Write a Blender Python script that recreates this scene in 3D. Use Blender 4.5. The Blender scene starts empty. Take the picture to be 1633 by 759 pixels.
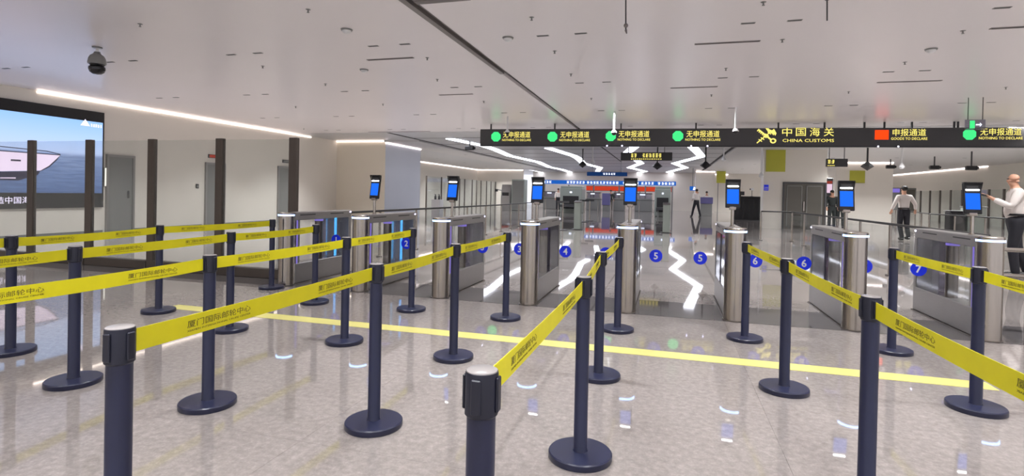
import bpy, math, random
from mathutils import Vector, Matrix
random.seed(7)
PI = math.pi
SC = bpy.context.scene
COL = SC.collection

# ------------------------------------------------------------------ camera
W, H_IMG = 1633, 759
FOC, YAW, PITCH, ROLL, CYO, CAMH = 868.56, -0.278406, 0.010211, 0.020632, -62.685, 1.305
_f = Vector((math.sin(YAW)*math.cos(PITCH), math.cos(YAW)*math.cos(PITCH), -math.sin(PITCH)))
_r0 = Vector((math.cos(YAW), -math.sin(YAW), 0)); _d0 = _f.cross(_r0)
_r = math.cos(ROLL)*_r0 - math.sin(ROLL)*_d0
_d = math.sin(ROLL)*_r0 + math.cos(ROLL)*_d0
cam = bpy.data.cameras.new('camera'); cam.sensor_fit = 'HORIZONTAL'; cam.sensor_width = 36
cam.lens = FOC/W*36; cam.shift_y = CYO/W; cam.clip_end = 300; cam.clip_start = 0.05
camo = bpy.data.objects.new('camera', cam); COL.objects.link(camo)
camo.matrix_world = Matrix(((_r.x, -_d.x, -_f.x, 0), (_r.y, -_d.y, -_f.y, 0), (_r.z, -_d.z, -_f.z, CAMH), (0, 0, 0, 1)))
SC.camera = camo
# ------------------------------------------------------------------ world + exposure
SC.view_settings.view_transform = 'Standard'; SC.view_settings.look = 'None'
SC.view_settings.gamma = 1; SC.view_settings.use_curve_mapping = False
SC.view_settings.exposure = 0.18
SC.cycles.sample_clamp_indirect = 6
SC.cycles.max_bounces = 8; SC.cycles.transparent_max_bounces = 24
wd = bpy.data.worlds.new('world'); SC.world = wd; wd.use_nodes = True
wd.node_tree.nodes['Background'].inputs[0].default_value = (0.9, 0.9, 1.0, 1)
wd.node_tree.nodes['Background'].inputs[1].default_value = 1.1
LAMP_W = 41.0          # watts of one ceiling downlight pair
HALL_W = 110.0  # watts of one added hall lamp
ZIG_E, COVE_E = 6.5, 4.5
HC = 3.5               # ceiling height

# measured directions: sight line of a photo pixel cut with a plane of the place
def _ray(u, v): return _r*((u-W/2)/FOC) + _d*((v-H_IMG/2-CYO)/FOC) + _f
def Pz(u, v, z=0.0): d = _ray(u, v); t = (z-CAMH)/d.z; return Vector((d.x*t, d.y*t, z))
def Px(u, v, x): d = _ray(u, v); t = x/d.x; return Vector((x, d.y*t, CAMH+d.z*t))
def Py(u, v, y): d = _ray(u, v); t = y/d.y; return Vector((d.x*t, y, CAMH+d.z*t))

# ------------------------------------------------------------------ materials
def lin(c):
    return tuple(((x/255)/12.92 if x/255 <= 0.04045 else ((x/255+0.055)/1.055)**2.4) for x in c)
MATS = {}
def mat(name, rgb, rough=0.5, metal=0.0, var=0.06, scale=6.0, spec=0.5, stretch=None, bump=0.0, coat=0.0):
    m = bpy.data.materials.new(name); m.use_nodes = True; nt = m.node_tree; b = nt.nodes['Principled BSDF']
    c = lin(rgb)
    tc = nt.nodes.new('ShaderNodeTexCoord'); mp = nt.nodes.new('ShaderNodeMapping')
    if stretch: mp.inputs['Scale'].default_value = stretch
    nz = nt.nodes.new('ShaderNodeTexNoise'); nz.inputs['Scale'].default_value = scale; nz.inputs['Detail'].default_value = 4
    nt.links.new(tc.outputs['Object'], mp.inputs[0]); nt.links.new(mp.outputs[0], nz.inputs['Vector'])
    mx = nt.nodes.new('ShaderNodeMix'); mx.data_type = 'RGBA'
    mx.inputs[6].default_value = (*[x*(1-var) for x in c], 1); mx.inputs[7].default_value = (*[min(1, x*(1+var)) for x in c], 1)
    nt.links.new(nz.outputs['Fac'], mx.inputs[0]); nt.links.new(mx.outputs[2], b.inputs['Base Color'])
    b.inputs['Roughness'].default_value = rough; b.inputs['Metallic'].default_value = metal
    b.inputs['Specular IOR Level'].default_value = spec
    if coat: b.inputs['Coat Weight'].default_value = coat; b.inputs['Coat Roughness'].default_value = 0.12
    if bump:
        bp = nt.nodes.new('ShaderNodeBump'); bp.inputs['Strength'].default_value = bump; bp.inputs['Distance'].default_value = 0.002
        nt.links.new(nz.outputs['Fac'], bp.inputs['Height']); nt.links.new(bp.outputs[0], b.inputs['Normal'])
    MATS[name] = m; return m
def emit(name, rgb, e, var=0.0):
    m = bpy.data.materials.new(name); m.use_nodes = True; nt = m.node_tree
    for n in list(nt.nodes):
        if n.type == 'BSDF_PRINCIPLED': nt.nodes.remove(n)
    em = nt.nodes.new('ShaderNodeEmission'); em.inputs[0].default_value = (*lin(rgb), 1); em.inputs[1].default_value = e
    if var:
        tc = nt.nodes.new('ShaderNodeTexCoord'); nz = nt.nodes.new('ShaderNodeTexNoise'); nz.inputs['Scale'].default_value = 3
        nt.links.new(tc.outputs['Object'], nz.inputs['Vector'])
        mx = nt.nodes.new('ShaderNodeMix'); mx.data_type = 'RGBA'; c = lin(rgb)
        mx.inputs[6].default_value = (*[x*(1-var) for x in c], 1); mx.inputs[7].default_value = (*[x*(1+var) for x in c], 1)
        nt.links.new(nz.outputs['Fac'], mx.inputs[0]); nt.links.new(mx.outputs[2], em.inputs[0])
    nt.links.new(em.outputs[0], nt.nodes['Material Output'].inputs[0]); MATS[name] = m; return m
def glass(name, tint, refl=0.08, rough=0.02, veil=0.0):
    m = bpy.data.materials.new(name); m.use_nodes = True; nt = m.node_tree
    nt.nodes.remove(nt.nodes['Principled BSDF'])
    tr = nt.nodes.new('ShaderNodeBsdfTransparent'); tr.inputs[0].default_value = (*lin(tint), 1)
    gl = nt.nodes.new('ShaderNodeBsdfGlossy'); gl.inputs['Roughness'].default_value = rough
    fr = nt.nodes.new('ShaderNodeLayerWeight'); fr.inputs[0].default_value = 0.5
    pw = nt.nodes.new('ShaderNodeMath'); pw.operation = 'POWER'; pw.inputs[1].default_value = 4.0
    nt.links.new(fr.outputs['Facing'], pw.inputs[0])
    nzz = nt.nodes.new('ShaderNodeTexNoise'); nzz.inputs['Scale'].default_value = 2.0
    mu = nt.nodes.new('ShaderNodeMath'); mu.operation = 'MULTIPLY_ADD'; mu.inputs[1].default_value = 0.5; mu.inputs[2].default_value = refl*0.5
    nt.links.new(pw.outputs[0], mu.inputs[0])
    m1 = nt.nodes.new('ShaderNodeMixShader'); nt.links.new(mu.outputs[0], m1.inputs[0])
    nt.links.new(tr.outputs[0], m1.inputs[1]); nt.links.new(gl.outputs[0], m1.inputs[2]); out = m1
    if veil:
        df = nt.nodes.new('ShaderNodeBsdfDiffuse'); df.inputs[0].default_value = (*lin((200, 205, 205)), 1)
        mv = nt.nodes.new('ShaderNodeMath'); mv.operation = 'MULTIPLY'; mv.inputs[1].default_value = veil*2
        nt.links.new(nzz.outputs['Fac'], mv.inputs[0])
        m2 = nt.nodes.new('ShaderNodeMixShader'); nt.links.new(mv.outputs[0], m2.inputs[0])
        nt.links.new(m1.outputs[0], m2.inputs[1]); nt.links.new(df.outputs[0], m2.inputs[2]); out = m2
    nt.links.new(out.outputs[0], nt.nodes['Material Output'].inputs[0]); MATS[name] = m; return m

def floor_mat():
    m = bpy.data.materials.new('terrazzo'); m.use_nodes = True; nt = m.node_tree; b = nt.nodes['Principled BSDF']
    ge = nt.nodes.new('ShaderNodeNewGeometry')
    def noise(s, d, r=0.6):
        n = nt.nodes.new('ShaderNodeTexNoise'); n.inputs['Scale'].default_value = s; n.inputs['Detail'].default_value = d
        n.inputs['Roughness'].default_value = r; nt.links.new(ge.outputs['Position'], n.inputs['Vector']); return n
    def ramp(src, stops):
        r = nt.nodes.new('ShaderNodeValToRGB'); e = r.color_ramp.elements
        e[0].position, e[0].color = stops[0][0], (*lin(stops[0][1]), 1); e[1].position, e[1].color = stops[-1][0], (*lin(stops[-1][1]), 1)
        for p, c in stops[1:-1]: k = e.new(p); k.color = (*lin(c), 1)
        nt.links.new(src, r.inputs[0]); return r
    n1 = noise(26, 6, 0.66); r1 = ramp(n1.outputs['Fac'], [(0.25, (136, 131, 129)), (0.5, (155, 150, 148)), (0.75, (174, 169, 167))])
    n2 = noise(0.9, 3); r2 = ramp(n2.outputs['Fac'], [(0.3, (238, 235, 233)), (0.7, (255, 252, 250))])
    vo = nt.nodes.new('ShaderNodeTexVoronoi'); vo.inputs['Scale'].default_value = 75; nt.links.new(ge.outputs['Position'], vo.inputs['Vector'])
    r3 = ramp(vo.outputs['Distance'], [(0.1, (255, 255, 255)), (0.45, (226, 222, 220))])
    def mul(a, c, f):
        x = nt.nodes.new('ShaderNodeMix'); x.data_type = 'RGBA'; x.blend_type = 'MULTIPLY'; x.inputs[0].default_value = f
        nt.links.new(a, x.inputs[6]); nt.links.new(c, x.inputs[7]); return x.outputs[2]
    nt.links.new(mul(mul(r1.outputs[0], r2.outputs[0], 1), r3.outputs[0], 0.45), b.inputs['Base Color'])
    n4 = noise(1.4, 4)
    mr = nt.nodes.new('ShaderNodeMapRange'); mr.inputs[3].default_value = 0.015; mr.inputs[4].default_value = 0.045
    nt.links.new(n4.outputs['Fac'], mr.inputs[0]); nt.links.new(mr.outputs[0], b.inputs['Roughness'])
    b.inputs['IOR'].default_value = 2.0
    MATS['terrazzo'] = m; return m
floor_mat()
mat('floor_band_dark', (92, 88, 88), 0.05, 0, 0.1, 30, spec=0.9)
mat('yellow_paint', (214, 206, 122), 0.3, 0, 0.12, 5)
mat('ceiling_white', (236, 230, 231), 0.27, 0, 0.02, 0.6, spec=0.6)
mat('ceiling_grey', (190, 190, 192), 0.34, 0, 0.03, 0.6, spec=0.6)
mat('soffit_white', (205, 203, 202), 0.4, 0, 0.02, 0.8)
mat('wall_paint', (224, 218, 208), 0.5, 0, 0.03, 0.7)
mat('wall_beige', (232, 222, 204), 0.45, 0, 0.03, 0.7)
mat('wall_cool', (208, 212, 222), 0.45, 0, 0.03, 0.7)
mat('groove_dark', (48, 45, 46), 0.7)
mat('groove_trim', (120, 113, 112), 0.5)
mat('navy', (29, 33, 60), 0.34, 0, 0.12, 12, spec=0.5)
mat('navy_head', (24, 26, 42), 0.42, 0, 0.1, 12)
mat('cap_grey', (150, 145, 144), 0.2, 0.0, 0.08, 20)
mat('belt_yellow', (212, 203, 6), 0.55, 0, 0.1, 9)
mat('print_black', (88, 80, 26), 0.6)
mat('steel', (176, 168, 158), 0.26, 1.0, 0.12, 3, stretch=(60, 60, 1.2))
mat('steel_dark', (120, 114, 110), 0.32, 1.0, 0.1, 3, stretch=(40, 40, 1.2))
mat('panel_grey', (150, 147, 146), 0.36, 0.7, 0.08, 6, stretch=(2, 2, 14))
mat('post_bronze', (92, 84, 78), 0.42, 0.55, 0.1, 6)
mat('black', (24, 24, 26), 0.4, 0, 0.1)
mat('black_gloss', (18, 18, 22), 0.12, 0, 0.1)
mat('sign_black', (52, 50, 50), 0.28, 0, 0.04, 3)
mat('door_grey', (122, 122, 120), 0.4, 0, 0.05, 2)
mat('door_bronze', (92, 89, 82), 0.42, 0.2, 0.06, 2)
mat('olive', (178, 176, 58), 0.5, 0, 0.06, 3)
mat('white', (225, 225, 225), 0.45, 0, 0.03)
mat('grey', (128, 128, 126), 0.45, 0, 0.06)
mat('dark_grey', (66, 66, 68), 0.45, 0, 0.08)
mat('machine', (150, 158, 150), 0.45, 0, 0.05)
mat('red_panel', (196, 66, 44), 0.5, 0, 0.08)
emit('red_lit', (214, 70, 44), 0.75, 0.15)
mat('blue_sticker', (20, 52, 255), 0.35, 0, 0.03)
mat('white_print', (240, 240, 245), 0.5, 0, 0.02)
mat('purple_panel', (96, 92, 140), 0.4, 0, 0.06)
mat('skin', (196, 148, 122), 0.5, 0, 0.06, 20)
mat('shirt', (222, 214, 208), 0.8, 0, 0.06, 12, bump=0.3)
mat('trousers', (30, 30, 38), 0.75, 0, 0.12, 14, bump=0.3)
mat('uniform', (40, 46, 46), 0.75, 0, 0.12, 14)
mat('hair', (26, 22, 20), 0.6, 0, 0.2, 30)
mat('shoe', (16, 16, 18), 0.3)
emit('led_white', (240, 242, 255), ZIG_E)
emit('cove', (255, 236, 226), COVE_E)
emit('cove_far', (255, 238, 236), 5.0)
emit('led_ring', (150, 190, 255), 6.0)
emit('led_cyan', (70, 190, 255), 4.5)
emit('led_purple', (150, 132, 235), 0.65)
emit('led_dot', (220, 215, 255), 6)
emit('lamp_bar', (255, 255, 255), 16)
emit('screen_blue', (36, 112, 245), 1.0, 0.12)
emit('sign_green', (70, 226, 132), 1.1)
emit('sign_yellow', (252, 234, 120), 1.15)
emit('sign_red', (255, 66, 20), 1.3)
emit('sign_blue', (34, 96, 190), 0.9, 0.1)
emit('sign_blue_dim', (34, 66, 120), 0.55, 0.1)
emit('sign_white', (225, 232, 255), 1.6)
emit('poster_pink', (235, 205, 225), 0.9)
emit('exit_red', (190, 60, 40), 0.6)
emit('lit_panel', (250, 244, 232), 1.4)
emit('yacht_white', (246, 224, 250), 1.15)
emit('yacht_dark', (62, 58, 84), 0.7)
emit('screen_text', (240, 228, 255), 1.4)
glass('glass_clear', (251, 252, 252), 0.03)
glass('glass_part', (246, 248, 247), 0.06, 0.02, 0.05)
glass('glass_grey', (196, 192, 204), 0.1, 0.05, 0.1)
def screen_mat():
    m = bpy.data.materials.new('sea_picture'); m.use_nodes = True; nt = m.node_tree; nt.nodes.remove(nt.nodes['Principled BSDF'])
    tc = nt.nodes.new('ShaderNodeTexCoord'); sp = nt.nodes.new('ShaderNodeSeparateXYZ'); nt.links.new(tc.outputs['Generated'], sp.inputs[0])
    rp = nt.nodes.new('ShaderNodeValToRGB'); e = rp.color_ramp; e.interpolation = 'LINEAR'
    st = [(0.0, (92, 112, 156)), (0.2, (110, 130, 174)), (0.49, (142, 160, 202)), (0.53, (176, 192, 236)), (0.56, (190, 208, 250)), (0.75, (176, 204, 254)), (1.0, (150, 192, 252))]
    e.elements[0].position = st[0][0]; e.elements[0].color = (*lin(st[0][1]), 1); e.elements[1].position = 1; e.elements[1].color = (*lin(st[-1][1]), 1)
    for p_, c_ in st[1:-1]: k = e.elements.new(p_); k.color = (*lin(c_), 1)
    nt.links.new(sp.outputs['Z'], rp.inputs[0])
    mp = nt.nodes.new('ShaderNodeMapping'); mp.inputs['Scale'].default_value = (1, 5, 26); nt.links.new(tc.outputs['Generated'], mp.inputs[0])
    nz = nt.nodes.new('ShaderNodeTexNoise'); nz.inputs['Scale'].default_value = 2.4; nz.inputs['Detail'].default_value = 5; nt.links.new(mp.outputs[0], nz.inputs['Vector'])
    r2 = nt.nodes.new('ShaderNodeValToRGB'); r2.color_ramp.elements[0].position = 0.3; r2.color_ramp.elements[0].color = (0.62, 0.64, 0.7, 1); r2.color_ramp.elements[1].position = 0.65
    nt.links.new(nz.outputs['Fac'], r2.inputs[0])
    lt = nt.nodes.new('ShaderNodeMath'); lt.operation = 'LESS_THAN'; lt.inputs[1].default_value = 0.525; nt.links.new(sp.outputs['Z'], lt.inputs[0])
    mx = nt.nodes.new('ShaderNodeMix'); mx.data_type = 'RGBA'; mx.blend_type = 'MULTIPLY'
    nt.links.new(lt.outputs[0], mx.inputs[0]); nt.links.new(rp.outputs[0], mx.inputs[6]); nt.links.new(r2.outputs[0], mx.inputs[7])
    em = nt.nodes.new('ShaderNodeEmission'); em.inputs[1].default_value = 1.1; nt.links.new(mx.outputs[2], em.inputs[0])
    nt.links.new(em.outputs[0], nt.nodes['Material Output'].inputs[0]); MATS['sea_picture'] = m
screen_mat()

# ------------------------------------------------------------------ mesh helpers
class MB:
    def __init__(s): s.v = []; s.f = []; s.sm = []
    def add(s, vs, fs, smooth=False):
        o = len(s.v); s.v += [tuple(x) for x in vs]; s.f += [tuple(i+o for i in f) for f in fs]; s.sm += [smooth]*len(fs); return s
    def box(s, x0, x1, y0, y1, z0, z1):
        vs = [(x, y, z) for z in (z0, z1) for y in (y0, y1) for x in (x0, x1)]
        return s.add(vs, [(0, 2, 3, 1), (4, 5, 7, 6), (0, 1, 5, 4), (2, 6, 7, 3), (0, 4, 6, 2), (1, 3, 7, 5)])
    def bbox(s, x0, x1, y0, y1, z0, z1, b=0.01):
        """box with chamfered edges"""
        import itertools
        vs = []; idx = {}
        for sx, sy, sz in itertools.product((0, 1), repeat=3):
            c = ((x0, x1)[sx], (y0, y1)[sy], (z0, z1)[sz]); d = ((1, -1)[sx]*b, (1, -1)[sy]*b, (1, -1)[sz]*b)
            for a in range(3):
                q = [c[k]+(d[k] if k != a else 0) for k in range(3)]; idx[(sx, sy, sz, a)] = len(vs); vs.append(q)
        fs = []
        for a in range(3):
            o = [k for k in range(3) if k != a]
            for s0 in (0, 1):
                l = []
                for p, q in ((0, 0), (1, 0), (1, 1), (0, 1)):
                    t = [0, 0, 0]; t[a] = s0; t[o[0]] = p; t[o[1]] = q; l.append(idx[(*t, a)])
                fs.append(l)
        for a in range(3):
            o = [k for k in range(3) if k != a]
            for p in (0, 1):
                for q in (0, 1):
                    t0 = [0, 0, 0]; t0[o[0]] = p; t0[o[1]] = q; t1 = list(t0); t1[a] = 1
                    fs.append([idx[(*t0, o[0])], idx[(*t0, o[1])], idx[(*t1, o[1])], idx[(*t1, o[0])]])
        for t in itertools.product((0, 1), repeat=3): fs.append([idx[(*t, 0)], idx[(*t, 1)], idx[(*t, 2)]])
        return s.add(vs, fs)
    def lathe(s, prof, n=24, c=(0, 0), smooth=True, a0=0, a1=2*PI):
        full = abs(a1-a0-2*PI) < 1e-6; m = n if full else n+1
        vs = [(c[0]+r*math.cos(a0+(a1-a0)*i/n), c[1]+r*math.sin(a0+(a1-a0)*i/n), z) for r, z in prof for i in range(m)]
        fs = []
        for k in range(len(prof)-1):
            for i in range(n):
                j = (i+1) % m if full else i+1
                fs.append((k*m+i, k*m+j, (k+1)*m+j, (k+1)*m+i))
        s.add(vs, fs, smooth)
        if prof[0][0] > 1e-5: s.add(vs[:m], [tuple(range(m))[::-1]])
        if prof[-1][0] > 1e-5: s.add(vs[-m:], [tuple(range(m))])
        return s
    def tube(s, a, b, r, n=10, r2=None):
        a = Vector(a); b = Vector(b); d = (b-a).normalized(); u = d.orthogonal().normalized(); w = d.cross(u); r2 = r if r2 is None else r2
        vs = [a+(u*math.cos(2*PI*i/n)+w*math.sin(2*PI*i/n))*r for i in range(n)]+[b+(u*math.cos(2*PI*i/n)+w*math.sin(2*PI*i/n))*r2 for i in range(n)]
        s.add(vs, [(i, (i+1) % n, n+(i+1) % n, n+i) for i in range(n)], True)
        s.add(vs[:n], [tuple(range(n))[::-1]]); s.add(vs[n:], [tuple(range(n))]); return s
    def prism(s, pts, axis, lo, hi):
        """polygon pts in the plane normal to axis, extruded lo..hi"""
        def mk(p, t):
            l = list(p); l.insert(axis, t); return tuple(l)
        n = len(pts); vs = [mk(p, lo) for p in pts]+[mk(p, hi) for p in pts]
        return s.add(vs, [tuple(range(n))[::-1], tuple(range(n, 2*n))]+[(i, (i+1) % n, n+(i+1) % n, n+i) for i in range(n)])
    def ball(s, c, r, n=14, sq=(1, 1, 1)):
        m = n//2; vs = []; fs = []
        for k in range(m+1):
            t = PI*k/m
            for i in range(n):
                a = 2*PI*i/n; vs.append((c[0]+r*sq[0]*math.sin(t)*math.cos(a), c[1]+r*sq[1]*math.sin(t)*math.sin(a), c[2]+r*sq[2]*math.cos(t)))
        for k in range(m):
            for i in range(n): fs.append((k*n+i, (k+1)*n+i, (k+1)*n+(i+1) % n, k*n+(i+1) % n))
        return s.add(vs, fs, True)
    def mesh(s, name, material):
        import bmesh
        m = bpy.data.meshes.new(name); m.from_pydata(s.v, [], s.f)
        bm = bmesh.new(); bm.from_mesh(m)
        bmesh.ops.remove_doubles(bm, verts=bm.verts, dist=1e-6)
        bmesh.ops.recalc_face_normals(bm, faces=bm.faces)
        for f in bm.faces: f.smooth = False
        bm.to_mesh(m); bm.free()
        if any(s.sm):
            for p in m.polygons: p.use_smooth = True
            try: m.set_sharp_from_angle(angle=math.radians(35))
            except Exception: pass
        m.materials.append(MATS[material]); return m
def put(name, mesh, parent=None, loc=(0, 0, 0), rot=(0, 0, 0), label=None):
    o = bpy.data.objects.new(name, mesh); COL.objects.link(o); o.parent = parent; o.location = loc; o.rotation_euler = rot
    if label: o['label'] = label
    return o
def part(name, mb, material, parent, loc=(0, 0, 0), rot=(0, 0, 0), label=None):
    return put(name, mb.mesh(name, material), parent, loc, rot, label)
def tag(o, label, cat, group=None):
    o['label'] = label; o['category'] = cat
    if group: o['group'] = group
    return o
def thing(name, label, cat, loc=(0, 0, 0), rz=0.0, group=None):
    o = bpy.data.objects.new(name, None); COL.objects.link(o); o.empty_display_size = 0.1
    o.location = loc; o.rotation_euler = (0, 0, rz); return tag(o, label, cat, group)
def struct(name, mb, material, parent=None, label=None):
    o = put(name, mb.mesh(name, material), parent)
    if parent is None: o['kind'] = 'structure'
    if label: o['label'] = label
    return o
_TX = {}
def text_mesh(body, size, material, width=None, extrude=0.003):
    """lettering as thin raised mesh, centred, lying in XY"""
    k = (body, size, material, width)
    if k in _TX: return _TX[k]
    c = bpy.data.curves.new('lettering', 'FONT'); c.body = body; c.size = size; c.align_x = 'CENTER'; c.align_y = 'CENTER'
    c.extrude = extrude/2; c.resolution_u = 2; c.offset = size*0.02 if len(body) == 1 and body.isdigit() else 0.0
    o = bpy.data.objects.new('lettering', c); COL.objects.link(o)
    dg = bpy.context.evaluated_depsgraph_get(); dg.update()
    m = bpy.data.meshes.new_from_object(o.evaluated_get(dg)); m.name = 'lettering'
    bpy.data.objects.remove(o); bpy.data.curves.remove(c)
    if len(m.vertices):
        xs = [v.co.x for v in m.vertices]; ys = [v.co.y for v in m.vertices]; cx, cy = (min(xs)+max(xs))/2, (min(ys)+max(ys))/2
        s = width/(max(xs)-min(xs)) if width else 1
        for v in m.vertices: v.co.x = (v.co.x-cx)*s; v.co.y = v.co.y-cy
    m.materials.clear(); m.materials.append(MATS[material]); _TX[k] = m; return m
def glyph_blocks(n, w, h, material, seed=0):
    """row of illegible far-off characters: short raised strokes"""
    rr = random.Random(seed); mb = MB(); p = w/n
    for i in range(n):
        x0 = -w/2+i*p+p*0.1; cw = p*0.8
        for k in range(3):
            z = -h/2+h*(k+0.5)/3; mb.box(x0+cw*rr.uniform(0, .2), x0+cw*rr.uniform(.8, 1), z-h*.07, z+h*.07, 0, 0.004)
        for k in range(2):
            x = x0+cw*rr.uniform(.15, .85); mb.box(x-cw*.07, x+cw*.07, -h*rr.uniform(.2, .5), h*rr.uniform(.2, .5), 0, 0.004)
    return mb.mesh('lettering', material)

# ================================================================== SETTING
GX, GY, GD = -0.4238, 6.228, 1.1264       # gate row
XL, XR = -14.4, 17.6
mb = MB()
RX0, RX1, RY0, RY1 = -9.0, 5.4, 0.0, 9.6     # area laid with slabs one by one
for a in ((-20, 24, -12, RY0), (-20, 24, RY1, 62), (-20, RX0, RY0, RY1), (RX1, 24, RY0, RY1)):
    mb.box(a[0], a[1], a[2], a[3], -0.2, 0)
mb.box(RX0, RX1, RY0, RY1, -0.2, -0.006)
fl = struct('floor', mb, 'terrazzo')
SLX = SLY = 2.4
slab = MB().box(0.0006, SLX-0.0006, 0.0006, SLY-0.0006, -0.0055, 0).mesh('floor_slab', 'terrazzo')
for i in range(6):
    for j in range(4):
        put('floor_slab', slab, fl, (RX0+i*SLX, RY0+j*SLY, 0))
struct('trim_1', MB().box(-14.3, 4.6, 6.13, 7.0, 0, 0.003), 'floor_band_dark', label='darker band in the floor under the gates')  # thin dark glossy strip across the floor at the gates
o = part('floor_line', MB().box(-5.15, 2.25, 4.57, 4.75, 0, 0.0025), 'yellow_paint', None)
tag(o, 'pale yellow waiting line taped across the polished floor', 'floor line')

# ceilings, cut by a recessed channel
GR0, GR1 = -2.99, -2.86
mb = MB().box(-18, GR0, -12, 18.5, HC, HC+0.2).box(GR1, 24, -12, 18.5, HC, HC+0.2)
ce = struct('ceiling', mb, 'ceiling_white')
struct('trim_2', MB().box(GR0, GR1, -12, 18.5, HC+0.07, HC+0.2), 'groove_dark', label='dark channel running along the ceiling')
struct('trim_3', MB().box(GR0-0.03, GR0+0.05, -12, 9.6, HC-0.012, HC+0.07).box(GR1-0.012, GR1, -12, 9.6, HC-0.006, HC+0.07), 'groove_trim', label='grey metal lip of the ceiling channel')
struct('trim_4', MB().box(-2.86, -2.2, 5.72, 5.82, HC-0.02, HC+0.02), 'groove_trim', label='grey ceiling cross trim')
cr = struct('ceiling_hall', MB().box(-18, 24, 18.56, 62, HC, HC+0.2), 'ceiling_grey')
struct('trim_5', MB().box(-18, 24, 18.5, 18.56, HC+0.03, HC+0.2), 'groove_dark', label='shadow gap across the ceiling')
for y in (20.6, 23.4, 26.2, 29, 32, 35, 38, 42):
    struct('ceiling_joint', MB().box(-10.2, 2.6, y, y+0.05, HC-0.006, HC+0.01), 'groove_dark', cr)
struct('ceiling_joint', MB().box(-3.0, -2.92, 18.56, 36, HC-0.006, HC+0.01), 'groove_dark', cr)
for x0, x1, n in ((-12.0, -10.3, 'soffit_left'), (2.75, 24, 'soffit_right')):
    struct('ceiling_'+n, MB().box(x0, x1, 21.4 if x0 < 0 else 19.2, 52, HC-0.07, HC), 'soffit_white')
struct('trim_6', MB().box(-10.3, -10.18, 18.6, 52, HC-0.01, HC+0.01), 'groove_dark', label='dark groove beside the left soffit')
struct('trim_7', MB().box(2.62, 2.75, 19.2, 52, HC-0.015, HC+0.01), 'groove_dark', label='dark groove beside the right soffit')
# walls
struct('wall_left', MB().box(XL-0.2, XL, -12, 21.47, 0, HC), 'wall_paint')
struct('baseboard_left', MB().box(XL, XL+0.012, -12, 10.9, 0, 0.1).box(XL, XL+0.012, 11.8, 14.1, 0, 0.1).box(XL, XL+0.012, 15.0, 17.5, 0, 0.1), 'door_grey')
struct('wall_block', MB().box(-16.4, -11.97, 21.47, 25.0, 0, HC), 'wall_beige')
struct('trim_8', MB().box(-11.97, -11.955, 21.49, 25.0, 0, HC-0.05), 'wall_cool', label='cool white side face of the corner block')  # thin sheet, bluer than the beige block
struct('wall_recess', MB().box(-17.8, -17.55, 25.0, 49.2, 0, HC), 'wall_paint')
struct('wall_recess_back', MB().box(-17.8, -13.0, 49.2, 49.4, 0, HC), 'wall_paint')
struct('wall_far', MB().box(-13.0, 24, 53, 53.2, 0, HC), 'wall_paint')
struct('wall_right', MB().box(XR, XR+0.2, 8, 53, 0, HC), 'wall_paint')
struct('wall_front_right', MB().box(4.02, 6.5, 26, 26.7, 0, HC), 'wall_paint')
struct('wall_mid_right', MB().box(9.1, 11.9, 34.6, 38, 0, HC), 'wall_paint')
struct('wall_column', MB().box(2.2, 3.7, 47.6, 49.5, 0, HC), 'wall_paint')
for x in (-17.9, 23.9):
    pass
# cove light strips set where walls meet the ceiling
def cove(name, b, label, m='cove'):
    o = part(name, MB().box(*b), m, None); tag(o, label, 'light strip')
cove('cove_light', (XL, XL+0.03, 9.3, 19.6, HC-0.05, HC-0.025), 'long warm light strip along the top of the left wall by the video screen')
cove('cove_light', (-14.4, -11.97, 21.43, 21.47, HC-0.055, HC-0.02), 'light strip along the top of the beige corner block front')
cove('cove_light', (-11.955, -11.92, 21.43, 25.0, HC-0.125, HC-0.09), 'light strip along the top of the cool white block side', 'cove_far')
cove('cove_light', (-12.04, -12.0, 25.02, 49.1, HC-0.06, HC-0.02), 'light strip on the edge of the left ceiling soffit over the recess', 'cove_far')
cove('cove_light', (-17.55, -17.5, 25.0, 49.1, HC-0.05, HC-0.01), 'light strip along the top of the far recess wall behind the posts', 'cove_far')
cove('cove_light', (-17.5, -13.05, 49.14, 49.2, HC-0.05, HC-0.01), 'light strip on the end wall of the left recess', 'cove_far')
cove('cove_light', (9.1, 11.9, 34.54, 34.6, HC-0.13, HC-0.075), 'light strip above the wall with the small olive panel', 'cove_far')
cove('cove_light', (XR-0.05, XR, 37.5, 53, HC-0.13, HC-0.075), 'light strip along the top of the right wall above the glass screen', 'cove_far')
cove('cove_light', (2.2, 3.7, 47.55, 47.6, HC-0.13, HC-0.075), 'light strip on top of the white column near the far counters', 'cove_far')
cove('cove_light', (3.75, 5.2, 52.9, 53.0, HC-0.13, HC-0.075), 'light strip at the far wall right of the blue counter sign', 'cove_far')
# doors on the left wall
def door(n, y0, y1, z1, leaf='door_grey'):
    d = struct('door_%d' % n, MB().box(XL, XL+0.03, y0, y1, 0, z1), leaf)
    fr = MB().box(XL, XL+0.06, y0-0.06, y0, 0, z1+0.06).box(XL, XL+0.06, y1, y1+0.06, 0, z1+0.06).box(XL, XL+0.06, y0, y1, z1, z1+0.06)
    part('door_frame', fr, 'panel_grey', d)
    part('handle', MB().bbox(XL+0.03, XL+0.07, y1-0.14, y1-0.1, 0.95, 1.15, 0.006), 'dark_grey', d)
    return d
door(1, 11.02, 11.70, 2.06); door(2, 14.25, 14.95, 2.04); door(3, 17.65, 18.45, 2.1)
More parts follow.
